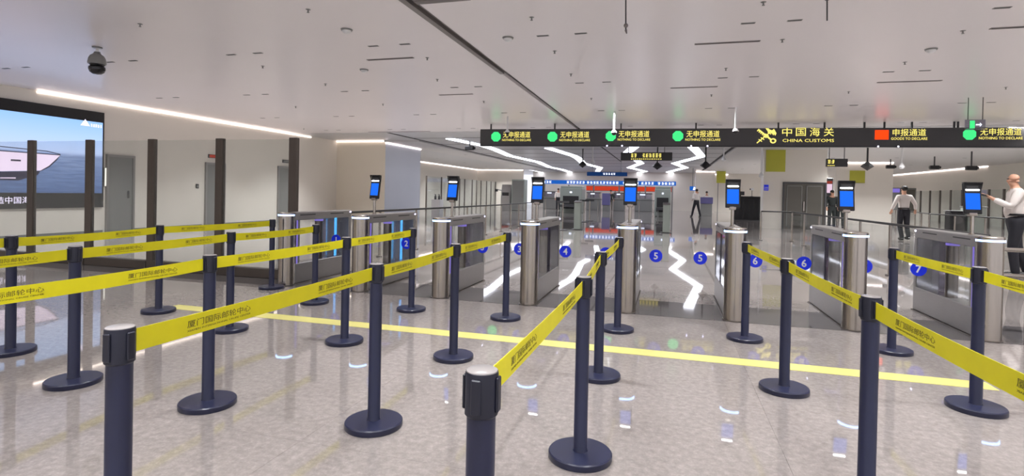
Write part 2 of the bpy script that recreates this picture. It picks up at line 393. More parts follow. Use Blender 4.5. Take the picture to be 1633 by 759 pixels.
# double door in the front right wall
d = struct('door_4', MB().box(4.85, 6.42, 25.96, 26.0, 0, 1.97), 'door_bronze')
part('door_frame', MB().box(4.79, 4.85, 25.93, 26, 0, 2.03).box(6.42, 6.48, 25.93, 26, 0, 2.03).box(4.85, 6.42, 25.93, 26, 1.97, 2.03), 'dark_grey', d)
for x in (4.95, 5.72):
    fm = MB().box(x, x+0.6, 25.94, 25.962, 0.12, 1.88)
    part('door_leaf_panel', fm, 'door_bronze', d)
    part('panel_molding', MB().box(x, x+0.025, 25.93, 25.94, 0.12, 1.88).box(x+0.575, x+0.6, 25.93, 25.94, 0.12, 1.88).box(x, x+0.6, 25.93, 25.94, 1.855, 1.88), 'grey', d)
part('handle', MB().box(5.6, 5.64, 25.9, 25.94, 0.8, 1.2), 'steel', d)

# ================================================================== CEILING FITTINGS + LAMPS
slot_body = MB().bbox(-0.085, 0.085, -0.026, 0.026, -0.006, 0.0, 0.002).mesh('housing', 'grey')
slot_lens = MB().box(-0.075, 0.075, -0.018, 0.018, -0.0075, -0.006).mesh('louver', 'black')
def lamp(x, y, watts, spread=112, sx=0.62):
    l = bpy.data.lights.new('downlight_lamp', 'AREA'); l.shape = 'RECTANGLE'; l.size = sx; l.size_y = 0.05; l.energy = watts
    l.spread = math.radians(spread); l.color = (0.975, 0.985, 1.0)
    o = bpy.data.objects.new('downlight_lamp', l); COL.objects.link(o); o.location = (x, y, HC-0.016); return o
for j, y in enumerate((-9.0, -5.72, -2.44, 0.84, 4.12, 7.40, 10.68, 14.3, 17.6)):  # last row is added to brighten the beige corner block
    for i in range(-5, 6):  # right columns kept to hold the light level, no slots known there
        x = 0.92+2.64*i
        if x < -13.6: continue
        if y > 5:
            for dx in (0, 0.53):
                t = thing('downlight', 'small dark slot downlight flush in the pale ceiling', 'downlight', (x+dx, y, HC), 0, 'slot downlights of the front ceiling')
                put('housing', slot_body, t); put('louver', slot_lens, t)
        lamp(x+0.26, y, LAMP_W*(0.5 if -11 < x < -4 and 0 < y < 9 else 1.0)*(1.5 if x < -11 and 6 < y < 16 else 1.0)*(1.2 if -6 < y < 2.5 and x > -5 else 1.0)*(2.4 if y > 16 and x < -6 else 1.0))
# downlights added in the side soffits to brighten the far hall
HALLL = [(x, y) for y in (21.5, 25.0, 31.0, 37.0, 43.0, 49.0) for x in (5.2, 8.0, 10.8, 13.6)]+[(x, y) for y in (28, 33, 38, 43, 47) for x in (-14.6,)]+[(-11.1, y) for y in (29, 35, 41)]
for x, y in HALLL:
    if 3.8 < x < 6.6 and 24 < y < 32: continue
    z = HC-0.07 if x > 2.7 or -12 < x < -10.3 else HC
    t = thing('downlight', 'small slot downlight added in the side soffit to brighten the far hall', 'downlight', (x, y, z), 0, 'added slot downlights of the far hall')
    put('housing', slot_body, t); put('louver', slot_lens, t)
    l = lamp(x, y, HALL_W, 130); l.location.z = z-0.016
sp_plate = MB().lathe([(0.03, -0.004), (0.03, 0)], 14).mesh('escutcheon', 'grey')
sp_body = MB().lathe([(0.008, -0.035), (0.008, -0.004)], 10).lathe([(0.016, -0.041), (0.016, -0.035)], 12).mesh('head', 'grey')
SPR = [(-6.95, 5.74), (-4.28, 5.73), (-7.06, 8.2), (-3.85, 8.23), (-4.38, 9.84), (-1.68, 6.6), (-1.72, 8.23), (-1.75, 9.86), (0.9, 9.9), (0.85, 12.4), (0.98, 6.64), (1.47, 8.26), (3.58, 8.29), (3.55, 9.98), (3.47, 12.48), (6.1, 12.48), (-12.8, 17.0), (-6.9, 9.84), (-4.3, 12.4), (-1.72, 12.4), (-7.0, 12.4), (-9.6, 12.4)]
for x, y in SPR:
    t = thing('sprinkler', 'tiny fire sprinkler head hanging from the pale ceiling', 'sprinkler', (x, y, HC), 0, 'sprinkler heads of the front ceiling')
    put('escutcheon', sp_plate, t); put('head', sp_body, t)
dm_base = MB().lathe([(0.075, -0.018), (0.08, 0)], 20).mesh('base_ring', 'grey')
dm_dome = MB().lathe([(0.0, -0.06), (0.03, -0.055), (0.055, -0.035), (0.06, -0.018)], 20).mesh('dome', 'white')
for x, y, lb in ((-4.28, 6.56, 'round smoke detector on the ceiling high above the middle belts'), (-5.37, 8.81, 'round smoke detector on the ceiling below the short left air slot'), (-2.22, 7.39, 'round smoke detector on the ceiling right beside the dark channel'), (3.59, 9.19, 'round ceiling detector above the red sign mark')):
    t = thing('smoke_detector', lb, 'smoke detector', (x, y, HC), 0, 'ceiling detectors')
    put('base_ring', dm_base, t); put('dome', dm_dome, t)
LN = [(-4.92, -4.07, 8.17, 'short linear air slot in the ceiling left of the dark channel'), (0.32, 1.19, 8.26, 'linear air slot in the ceiling above the customs emblem sign'), (3.85, 4.7, 8.25, 'linear air slot in the ceiling at the upper right corner'), (-5.04, -4.23, 11.45, 'faint linear air slot in the ceiling farther behind the short left one'), (-10.92, -8.39, 18.3, 'long linear slot in the ceiling just before the corner block'), (3.69, 4.71, 11.6, 'linear air slot in the ceiling above the red square sign'), (0.0, 0.9, 11.5, 'faint linear air slot in the ceiling above the fourth green sign mark')]
for a, b, y, lb in LN:
    t = thing('air_slot', lb, 'air vent', (a, y, HC), 0, 'linear air slots of the ceiling')
    part('frame', MB().box(0, b-a, -0.03, -0.018, -0.008, 0).box(0, b-a, 0.018, 0.03, -0.008, 0).box(0, 0.012, -0.018, 0.018, -0.008, 0).box(b-a-0.012, b-a, -0.018, 0.018, -0.008, 0), 'groove_trim', t)
    part('slot', MB().box(0.012, b-a-0.012, -0.018, 0.018, -0.004, 0), 'groove_dark', t)
# dome camera hanging at left
c = Pz(155, 78, HC-0.12); PTZ = Vector((c.x*0.9, c.y*0.9, 0))
PTZ = Pz(155, 82, 3.43)
t = thing('dome_camera', 'grey surveillance camera with black dome hanging from the ceiling near the video screen', 'camera', (PTZ.x, PTZ.y, HC))
k = HC-3.43
part('ceiling_plate', MB().lathe([(0.06, -0.015), (0.06, 0)], 20), 'grey', t)
part('drop_pipe', MB().lathe([(0.02, -k), (0.02, -0.015)], 12), 'white', t)
part('bracket', MB().lathe([(0.05, -k-0.03), (0.035, -k)], 16).box(-0.05, -0.035, -0.01, 0.01, -k-0.05, -k).box(0.035, 0.05, -0.01, 0.01, -k-0.05, -k), 'grey', t)
part('housing', MB().lathe([(0.105, -k-0.17), (0.11, -k-0.15), (0.1, -k-0.09), (0.08, -k-0.05), (0.05, -k-0.03)], 24), 'grey', t)
t.scale = (1.15, 1.15, 1.15)
part('dome', MB().lathe([(0.0, -k-0.31), (0.05, -k-0.305), (0.085, -k-0.28), (0.1, -k-0.24), (0.098, -k-0.21), (0.08, -k-0.19), (0.095, -k-0.17)], 24), 'black_gloss', t)
# dark drop rods
for (u, v), z1, hk, lb in (((998, -60), None, 1, 'dark thin drop rod with a brass hook end hanging from the ceiling'), ((1319, -40), None, 0, 'plain dark thin drop rod hanging near the top edge of the ceiling')):
    p = Pz(u, -6 if hk else -4, HC); vb = 48 if hk else 33
    b = Py(u, vb, p.y)
    t = thing('drop_rod', lb, 'rod', (p.x, p.y, HC))
    part('rod', MB().tube((0, 0, 0), (b.x-p.x, 0, b.z-HC), 0.008), 'dark_grey', t)
    part('ceiling_cup', MB().lathe([(0.02, -0.03), (0.03, 0)], 12), 'dark_grey', t)
    if hk:
        part('hook', MB().ball((b.x-p.x, 0, b.z-HC+0.05), 0.025).tube((b.x-p.x, 0, b.z-HC), (b.x-p.x+0.01, 0, b.z-HC-0.04), 0.014, r2=0.006), 'groove_trim', t, label='brass coloured hook end')
# white pendant cameras in front of the sign
for u, vt, vb, y, lb in ((1173, 160, 213, 14.2, 'white drop camera hanging before the sign left of the customs emblem'), (979, 180, 215, 14.4, 'white drop camera hanging before the third green sign mark'), (809, 190, 214, 15.0, 'white drop camera hanging before the first sign lettering')):
    b = Py(u, vb, y)
    t = thing('drop_camera', lb, 'camera', (b.x, y, HC))
    L = HC-b.z
    part('pole', MB().lathe([(0.028, -L+0.12), (0.02, 0)], 12), 'white', t)
    part('mount', MB().lathe([(0.075, -L+0.05), (0.075, -L+0.07), (0.03, -L+0.13)], 16), 'white', t)
    part('dome', MB().lathe([(0.0, -L-0.02), (0.045, -L), (0.065, -L+0.05)], 16), 'black_gloss', t)
# pendants of the hall behind the sign
def pendant(u, vb, y, m, lb, box=False):
    b = Py(u, vb, y); L = HC-b.z
    t = thing('pendant_sensor' if not box else 'pendant_speaker', lb, 'sensor' if not box else 'speaker', (b.x, y, HC))
    part('drop_pipe', MB().lathe([(0.03, -L+0.2), (0.03, 0)], 8), m, t)
    if box:
        part('body', MB().lathe([(0.0, -L-0.05), (0.1, -L+0.02), (0.22, -L+0.1), (0.16, -L+0.16), (0.05, -L+0.26)], 8, smooth=False), 'black', t)
    else:
        part('head', MB().lathe([(0.0, -L), (0.06, -L+0.02), (0.1, -L+0.08), (0.07, -L+0.16), (0.03, -L+0.22)], 12), m, t)
pendant(1383, 270, 22, 'black', 'black pendant hanging under the red sign square', True)
pendant(1125, 268, 23, 'black', 'black pendant hanging right of the zigzag lights', True)
pendant(1048, 269, 24, 'black', 'black pendant hanging below the small black sign', True)
pendant(929, 266, 26, 'dark_grey', 'dark pendant hanging beside the left zigzag light', True)
pendant(1214, 284, 24, 'white', 'white drop sensor hanging before the front right wall')
pendant(1438, 270, 23, 'white', 'white drop sensor hanging right of the red sign square')
pendant(1154, 258, 26, 'white', 'white drop sensor hanging left of the large olive panel')
pendant(945, 262, 24, 'white', 'white drop sensor hanging behind the sign near the left zigzag lights')
# clear hanging panel sign above the last green mark
y = 13.6; a = Py(1539, 191, y); b = Py(1571, 207, y)
t = thing('hanging_panel_sign', 'clear hanging exit panel with teal pictogram in front of the rightmost green mark', 'sign', ((a.x+b.x)/2, y, b.z))
w_, h_ = (b.x-a.x)/2, a.z-b.z
part('panel', MB().box(-w_, w_, -0.01, 0.01, 0, h_), 'glass_grey', t)
part('pictogram', MB().box(-w_*0.55, -w_*0.05, -0.014, -0.011, h_*0.15, h_*0.9), 'sign_green', t, label='teal lit square')
part('arrow', MB().box(w_*0.05, w_*0.45, -0.014, -0.011, h_*0.44, h_*0.56).prism([(w_*0.45, h_*0.3), (w_*0.65, h_*0.5), (w_*0.45, h_*0.7)], 1, -0.014, -0.011), 'sign_white', t)
for s in (-1, 1): part('rod', MB().tube((s*w_*0.72, 0, h_), (s*w_*0.72, 0, HC-b.z), 0.008), 'dark_grey', t)

# zigzag lights
def zigzag(pts, w, lb):
    P = [Pz(u, v, HC) for u, v in pts]; n = len(P); mb = MB(); fr = MB()
    t = thing('zigzag_light', lb, 'ceiling light', (P[0].x, P[0].y, HC), 0, 'zigzag light lines of the hall ceiling')
    for i in range(n-1):
        a, b = P[i]-P[0], P[i+1]-P[0]; d = (b-a); d.z = 0; L = d.length; d.normalize(); q = Vector((-d.y, d.x, 0))
        def quad(hw, z0, z1, e):
            A, B = a-d*e, b+d*e
            c4 = [(A+q*hw), (B+q*hw), (B-q*hw), (A-q*hw)]
            return [(c.x, c.y) for c in c4]
        mb.prism(quad(w/2, 0, 0, w*0.3), 2, -0.03-0.0006*(i % 2), -0.012)
        fr.prism(quad(w/2+0.03, 0, 0, w*0.3+0.02), 2, -0.012, 0)
    part('diffuser', mb, 'led_white', t); part('frame', fr, 'grey', t)
zigzag([(720, 221), (772, 232), (790, 238), (813, 248), (858, 258), (876, 266), (896, 270), (911, 275), (934, 277), (946, 283)], 0.42, 'leftmost bent light line passing behind the left end of the customs sign')
zigzag([(876, 236), (915, 248), (922, 252), (930, 260), (957, 267), (953, 273)], 0.42, 'bent light line behind the second and third green sign marks')
zigzag([(842, 269), (868, 275), (880, 278), (896, 281)], 0.42, 'faint low light line nearest the left soffit')
zigzag([(1012, 233), (1000, 243), (1022, 260), (1004, 267), (1029, 273), (1011, 277), (1030, 281), (1016, 284), (1032, 286)], 0.42, 'zigzag light line running behind the small black sign')
zigzag([(1104, 233), (1119, 249), (1076, 260), (1093, 267), (1066, 274), (1080, 279), (1059, 281), (1072, 284), (1056, 286)], 0.42, 'zigzag light line right of the small black sign')

# ================================================================== MAIN CUSTOMS SIGN
A = Pz(766, 206, 3.33); B = Pz(1640, 203, 3.33); B2 = A+(B-A)*1.02
SA = math.atan2(B.y-A.y, B.x-A.x)
SL = (B2-A).length; SH = 0.55
t = thing('customs_sign', 'long black hanging customs sign with yellow lettering spanning the hall', 'sign', (A.x, A.y, 2.79), SA)
part('sign_box', MB().bbox(0, SL, 0, 0.16, 0, 0.54, 0.012), 'sign_black', t)
part('bottom_edge', MB().box(0, SL, -0.012, 0.0, 0.0, 0.035), 'black', t)
def along(u, v=218):
    """distance along the sign face"""
    d = _ray(u, v); n = Vector((-math.sin(SA), math.cos(SA), 0)); k = A.dot(n)/d.dot(n); p = d*k; p.z += CAMH
    return (p-A).dot(Vector((math.cos(SA), math.sin(SA), 0))), p.z-2.79
for u in (782, 884, 990, 1110, 1242, 1316, 1380, 1412, 1456, 1524, 1530):
    x, _ = along(u); part('hanger', MB().box(x-0.02, x+0.02, 0.06, 0.1, 0.54, HC-2.79), 'black', t)
for u in (968, 992, 1102, 1128, 1400, 1432):
    x, z = along(u, 233); part('edge_lamp', MB().ball((x, -0.02, 0.02), 0.022, 8), 'led_dot', t)
oct_ = [(0.165*math.cos(PI/8+PI/4*i), 0.165*math.sin(PI/8+PI/4*i)) for i in range(8)]
RX = (PI/2, 0, 0)
for u, tu0, tu1, tv in ((791, 801, 847, 218), (881, 892, 941, 218), (974, 985, 1037, 217), (1081, 1093, 1149, 217), (1546, 1561, 1631, 214)):
    x, z = along(u, tv); part('octagon_mark', MB().prism([(x+p, z+q) for p, q in oct_], 1, -0.012, 0), 'sign_green', t, label='green lit octagon')
    x0, z0 = along(tu0, tv); x1, _ = along(tu1, tv)
    put('chinese_lettering', text_mesh('无申报通道', 0.21, 'sign_yellow', (x1-x0)*0.94), t, ((x0+x1)/2, -0.006, z0+0.065), RX)
    put('english_lettering', text_mesh('NOTHING TO DECLARE', 0.1, 'sign_yellow', x1-x0), t, ((x0+x1)/2, -0.006, z0-0.105), RX)
x, z = along(1406, 215); part('red_square', MB().box(x-0.17, x+0.17, -0.012, 0, z-0.13, z+0.13), 'sign_red', t, label='red lit square')
x0, z0 = along(1421, 215); x1, _ = along(1479, 215)
put('chinese_lettering', text_mesh('申报通道', 0.21, 'sign_yellow', (x1-x0)*0.92), t, ((x0+x1)/2, -0.006, z0+0.065), RX)
put('english_lettering', text_mesh('GOODS TO DECLARE', 0.1, 'sign_yellow', x1-x0), t, ((x0+x1)/2, -0.006, z0-0.105), RX)
x0, z0 = along(1246, 213); x1, _ = along(1331, 213)
for i, ch in enumerate('中国海关'):
    put('chinese_lettering', text_mesh(ch, 0.27, 'sign_yellow', 0.26), t, (x0+0.15+(x1-x0-0.3)*i/3, -0.006, z0+0.045), RX)
x0b, zb = along(1248, 224); x1b, _ = along(1330, 224)
put('english_lettering', text_mesh('CHINA CUSTOMS', 0.125, 'sign_yellow', x1b-x0b), t, ((x0b+x1b)/2, -0.006, zb), RX)
# crossed key and winged staff emblem
ex, ez = along(1222, 216)
def bar(mb, a, b, w, y=-0.012):
    a = Vector(a); b = Vector(b); d = (b-a).normalized(); q = Vector((-d.y, d.x))*w/2
    mb.prism([(p.x, p.y) for p in (a+q, b+q, b-q, a-q)], 1, y, 0)
mb = MB()
bar(mb, (ex-0.22, ez+0.17), (ex+0.13, ez-0.12), 0.045)
for k in range(4): bar(mb, (ex-0.25+0.045*k, ez+0.125-0.037*k), (ex-0.2+0.045*k, ez+0.185-0.037*k), 0.025)
ring = [(ex+0.185+0.085*math.cos(2*PI*i/20), ez-0.155+0.075*math.sin(2*PI*i/20)) for i in range(20)]
rin = [(ex+0.185+0.045*math.cos(2*PI*i/20), ez-0.155+0.038*math.sin(2*PI*i/20)) for i in range(20)]
for i in range(20): mb.prism([ring[i], ring[(i+1) % 20], rin[(i+1) % 20], rin[i]], 1, -0.012, 0)
part('key_emblem', mb, 'sign_yellow', t, label='yellow key crossing the staff')
mb = MB()
bar(mb, (ex-0.25, ez-0.22), (ex+0.13, ez+0.12), 0.028)
for k in range(5):
    q = -0.16+0.06*k; bar(mb, (ex+q-0.045, ez+q*0.88+0.03), (ex+q+0.045, ez+q*0.88-0.035), 0.022)
for i in range(3): mb.prism([(ex+0.05+0.05*i, ez+0.1-0.02*i), (ex-0.03+0.09*i, ez+0.21-0.03*i), (ex+0.06+0.08*i, ez+0.2-0.05*i), (ex+0.13+0.03*i, ez+0.1-0.05*i)], 1, -0.013, 0)
mb.prism([(ex+0.12, ez+0.12), (ex+0.2, ez+0.19), (ex+0.27, ez+0.06), (ex+0.24, ez-0.01), (ex+0.19, ez+0.07)], 1, -0.0135, 0)
part('staff_emblem', mb, 'sign_yellow', t, label='yellow winged staff')

# other hanging signs
def hang_sign(name, u0, v0, u1, v1, y, m, lb, letters, cat='sign', rods=2):
    a = Py(u0, v0, y); b = Py(u1, v1, y); w, h = b.x-a.x, a.z-b.z
    t = thing(name, lb, cat, (a.x, y, b.z))
    part('sign_box', MB().bbox(0, w, 0, 0.12, 0, h, 0.01), m, t)
    for i in range(rods): part('hanger', MB().tube((w*(0.15+0.7*i/max(1, rods-1)), 0.06, h), (w*(0.15+0.7*i/max(1, rods-1)), 0.06, HC-b.z), 0.02, 8), 'grey', t)
    for (f0, f1, g0, g1, n, mm, s) in letters:
        put('lettering', glyph_blocks(n, w*(f1-f0), h*(g1-g0), mm, s), t, (w*(f0+f1)/2, -0.001, h*(g0+g1)/2), (PI/2, 0, 0))
    return t
hang_sign('overhead_sign', 990, 243, 1072, 256, 22, 'sign_black', 'small black overhead sign with a yellow lettered row behind the customs sign', [(.2, .32, .35, .9, 2, 'sign_yellow', 1), (.42, .8, .35, .9, 6, 'sign_yellow', 2), (.2, .8, .1, .25, 16, 'sign_yellow', 3)])
hang_sign('overhead_sign', 1318, 253, 1352, 266, 24, 'sign_black', 'short black overhead sign with two yellow characters above the double door corner', [(.05, .4, .35, .9, 2, 'sign_yellow', 4), (.05, .4, .08, .22, 8, 'sign_yellow', 5)])
hang_sign('blue_overhead_sign', 936, 274, 1000, 281, 34, 'sign_blue_dim', 'dull blue overhead sign with white lettering among the zigzag lights', [(.4, .72, .25, .8, 5, 'sign_white', 6)])
a = Py(863, 287, 48); b = Py(1078, 297, 48)
t = thing('counter_sign_band', 'long bright blue sign band over the far inspection counters', 'sign', (a.x, 48, 2.16))
bw = b.x-a.x
part('band', MB().bbox(0, bw, 0, 0.3, 0, 0.4, 0.02), 'sign_blue', t)
part('lower_trim', MB().box(0, bw, -0.03, 0.0, 0.0, 0.05), 'white', t)
for i in range(6): part('post', MB().box(bw*(0.02+0.19*i), bw*(0.02+0.19*i)+0.12, 0.1, 0.22, -2.16, 0), 'grey', t)
for i, (f, n) in enumerate(((.05, 3), (.27, 6), (.4, 4), (.52, 6), (.68, 5), (.8, 4), (.93, 5))):
    put('lettering', glyph_blocks(n, n*0.28, 0.24, 'sign_white', 20+i), t, (bw*f, -0.032, 0.22), (PI/2, 0, 0))
a = Py(935, 297, 49); b = Py(1072, 305, 49)
t = thing('red_banner', 'red banner panel hung under the far blue sign band', 'banner', (a.x, 49, 1.68)); bw = b.x-a.x
part('panel', MB().box(0, bw, 0, 0.08, 0, 0.42), 'red_lit', t)
part('frame', MB().box(0, bw, -0.02, 0.0, 0.4, 0.44).box(0, bw, -0.02, 0, -0.02, 0.02), 'grey', t)
for i in range(4): part('leg', MB().box(bw*(0.05+0.29*i), bw*(0.05+0.29*i)+0.08, 0, 0.08, -1.68, 0), 'grey', t)

# ================================================================== VIDEO SCREEN
SX = XL+0.06
t = thing('video_screen', 'large black framed video wall showing a white yacht at sea', 'screen', (SX, 8.0, 0.0))
part('frame', MB().bbox(-0.058, 0.0, -2.5, 2.88, 0.71, 3.2, 0.008), 'black', t)
part('picture', MB().box(0.0, 0.004, -2.4, 2.83, 1.08, 2.93), 'sea_picture', t, label='lit picture of sky and sea')
def scr(pts, m, nm, e, lb=None):
    part(nm, MB().prism([(p[0]-8.0, p[1]) for p in pts], 0, 0.004, 0.005+e), m, t, label=lb)
scr([(9.8, 2.01), (9.72, 1.9), (9.55, 1.72), (9.36, 1.61), (8.6, 1.56), (6.2, 1.56), (6.0, 1.75), (6.0, 2.02)], 'yacht_white', 'yacht_hull', 0.001, 'white hull of the yacht')
scr([(9.36, 1.6), (8.6, 1.55), (6.2, 1.55), (6.0, 1.36), (8.9, 1.36), (9.3, 1.5)], 'yacht_dark', 'yacht_shade', 0.001, 'dark water under the hull')
scr([(9.8, 2.02), (9.8, 2.0), (6.0, 2.015), (6.0, 2.04)], 'yacht_dark', 'deck_line', 0.0015)
scr([(9.8, 2.035), (9.5, 2.09), (8.6, 2.12), (7.6, 2.16), (7.6, 2.14), (8.6, 2.1), (9.5, 2.07), (9.8, 2.015)], 'yacht_dark', 'rail_line', 0.0015)
scr([(9.8, 2.01), (9.72, 1.88), (9.55, 1.7), (9.36, 1.59), (9.36, 1.61), (9.54, 1.73), (9.7, 1.9)], 'yacht_dark', 'bow_line', 0.002)
scr([(8.1, 2.05), (7.9, 2.42), (6.9, 2.5), (6.3, 2.42), (6.1, 2.05)], 'yacht_white', 'yacht_cabin', 0.001)
scr([(8.75, 1.84), (8.95, 1.84), (8.95, 1.8), (8.75, 1.8)], 'yacht_dark', 'hull_mark', 0.002)
scr([(8.55, 1.42), (8.85, 1.43), (8.85, 1.405), (8.55, 1.4)], 'yacht_white', 'wave_glint', 0.002)
put('caption', text_mesh('打造中国海', 0.17, 'screen_text', 0.85), t, (0.006, 0.72, 0.91), (PI/2, 0, PI/2), 'white caption characters')
scr([(10.26, 2.8), (10.5, 2.8), (10.38, 2.97)], 'screen_text', 'logo_triangle', 0.002, 'white triangle mark')
put('logo_lettering', glyph_blocks(5, 0.3, 0.09, 'screen_text', 77), t, (0.005, 2.66, 2.83), (PI/2, 0, PI/2))
t = thing('wall_light_panel', 'slim lit white panel on the wall between the video wall and the first door', 'light panel', (XL, 10.965, 1.26))
part('case', MB().box(0, 0.03, -0.05, 0.05, 0, 0.5), 'grey', t); part('lit_face', MB().box(0.03, 0.034, -0.04, 0.04, 0.01, 0.49), 'lit_panel', t)
t = thing('exit_sign', 'small red lit sign above the second door from the video wall', 'sign', (XL, 14.5, 2.25))
part('case', MB().box(0, 0.05, -0.19, 0.19, 0, 0.12), 'dark_grey', t); part('lit_face', MB().box(0.05, 0.054, -0.17, 0.17, 0.015, 0.105), 'exit_red', t)
t = thing('door_sign', 'small dark sign above the third door beside the corner block', 'sign', (XL, 18.05, 2.3))
part('case', MB().box(0, 0.04, -0.2, 0.2, 0, 0.12), 'dark_grey', t); part('face', MB().box(0.04, 0.043, -0.15, 0.15, 0.03, 0.09), 'grey', t)
t = thing('card_reader', 'tiny dark card reader on the wall left of the second door', 'card reader', (XL, 13.9, 1.25))
part('case', MB().bbox(0, 0.03, -0.05, 0.05, 0, 0.14, 0.006), 'black', t); part('keypad', MB().box(0.03, 0.033, -0.03, 0.03, 0.03, 0.1), 'grey', t)

# ================================================================== GLASS PARTITIONS
def partition(lb, pts, hgt, pw, rail=0.14, gm='glass_part'):
    """posts at pts, panes between them"""
    t = thing('glass_partition', lb, 'partition', (pts[0][0], pts[0][1], 0)); P0 = Vector((pts[0][0], pts[0][1], 0))
    Q = [Vector((x, y, 0))-P0 for x, y in pts]
    for i, q in enumerate(Q):
        d = (Q[min(i+1, len(Q)-1)]-Q[max(i-1, 0)]).normalized(); n = Vector((-d.y, d.x, 0)); ang = math.atan2(d.y, d.x)
        o = part('post', MB().bbox(-pw/2, pw/2, -0.035, 0.035, 0, hgt, 0.006), 'post_bronze', t, q, (0, 0, ang))
        part('post_groove', MB().box(-0.008, 0.008, -0.037, -0.035, 0.02, hgt-0.02), 'black', o)
    for a, b in zip(Q, Q[1:]):
        d = (b-a); L = d.length; ang = math.atan2(d.y, d.x)
        part('pane', MB().box(pw/2+0.002, L-pw/2-0.002, -0.006, 0.006, rail, hgt-0.02), gm, t, a, (0, 0, ang))
        if rail > 0.01:
            part('base_rail', MB().bbox(pw/2, L-pw/2, -0.05, 0.05, 0, rail, 0.008), 'post_bronze', t, a, (0, 0, ang))
partition('tall glass partition with dark bronze posts between the video wall and the gates', [(-5.14, 6.62), (-6.43, 6.62), (-7.73, 6.62), (-9.03, 6.62), (-10.34, 6.62), (-11.65, 6.62), (-12.95, 6.62), (-14.3, 6.62)], 2.03, 0.13)
us = [680, 704, 726, 733, 741, 753, 760, 767, 776, 783, 790, 797]
partition('row of slim dark posts with glass in the far left recess', [tuple(Px(u, 300, -15.6)[:2]) for u in us], 2.35, 0.12, 0.0)
us = [1452, 1468, 1483, 1499, 1516, 1534, 1555, 1577, 1601, 1626]
partition('tall glass screen with slim posts along the right wall behind the walking man', [tuple(Px(u, 320, 16.2)[:2]) for u in us[::-1]], 2.02, 0.13, 0.0)

# low railings with black handrails
def railing(lb, pts, h=0.92, step=1.6, glassp=True):
    t = thing('railing', lb, 'railing', (pts[0][0], pts[0][1], 0)); P0 = Vector((*pts[0], 0)); Q = [Vector((*p, 0))-P0 for p in pts]
    for a, b in zip(Q, Q[1:]):
        d = b-a; L = d.length; ang = math.atan2(d.y, d.x); n = max(1, round(L/step))
        part('handrail', MB().bbox(0, L, -0.025, 0.025, h-0.04, h, 0.008), 'black', t, a, (0, 0, ang))
        for i in range(n+1):
            q = a+d*(i/n)
            if i == 0 and a is not Q[0]: continue
            o = part('post', MB().lathe([(0.03, 0.02), (0.024, 0.03), (0.024, h-0.04)], 10), 'steel', t, q)
            part('foot_plate', MB().lathe([(0.06, 0), (0.06, 0.02)], 14), 'steel_dark', o)
        if glassp:
            for i in range(n): part('pane', MB().box(L*i/n+0.05, L*(i+1)/n-0.05, -0.005, 0.005, 0.08, h-0.06), 'glass_clear', t, a, (0, 0, ang))
railing('low glass railing with black handrail running back from the leftmost gates', [(-5.45, 8.0), (-5.4, 17.6), (-5.9, 24.0)])
railing('low glass railing with black handrail running back from the rightmost gate', [(3.78, 8.0), (3.68, 18.4), (2.8, 18.4)])
railing('low railing with black handrail farther right behind the bald man', [(8.9, 14.0), (8.4, 21.3), (11.0, 32.0)])
railing('distant railing in front of the far inspection counters', [(-11.0, 45.0), (0.0, 45.0)], 0.95, 1.1, False)

# ================================================================== STANCHIONS
HS = 0.8975
m_base = MB().lathe([(0.155, 0), (0.157, 0.004), (0.157, 0.028), (0.152, 0.034), (0.04, 0.037)], 40).mesh('base', 'navy')
m_pole = MB().lathe([(0.038, 0.036), (0.034, 0.043), (0.0335, 0.80)], 24).mesh('pole', 'navy')
hd = MB().lathe([(0.034, 0.795), (0.0385, 0.80), (0.0385, HS-0.004), (0.0375, HS)], 24)
m_head = hd.mesh('cassette', 'navy_head')
m_cap = MB().lathe([(0.0365, HS), (0.036, HS+0.002), (0.033, HS+0.0035)], 24).mesh('cap', 'cap_grey')
m_clip = MB().bbox(-0.012, 0.012, 0.036, 0.0435, 0.808, HS-0.01, 0.0025).mesh('belt_clip', 'navy_head')
BH = 0.068; BZ = 0.815
def belt_mesh(L, sag):
    mb = MB(); n = 14; t = 0.0012; v = []; f = []
    for i in range(n+1):
        s = i/n; z = -sag*4*s*(1-s)
        for zz in (BZ+z, BZ+BH+z):
            for xx in (-t, t): v.append((xx, s*L, zz))
    for i in range(n):
        a = i*4; b = a+4
        f += [(a, b, b+2, a+2), (a+1, a+3, b+3, b+1), (a, a+1, b+1, b), (a+2, b+2, b+3, a+3)]
    f += [(0, 2, 3, 1), (n*4, n*4+1, n*4+3, n*4+2)]
    return mb.add(v, f).mesh('belt', 'belt_yellow')
tm_big = text_mesh('厦门国际邮轮中心', 0.026, 'print_black', 0.29, 0.0004)
tm_small = text_mesh('XIAMEN INTERNATIONAL CRUISE CENTER', 0.009, 'print_black', 0.29, 0.0004)
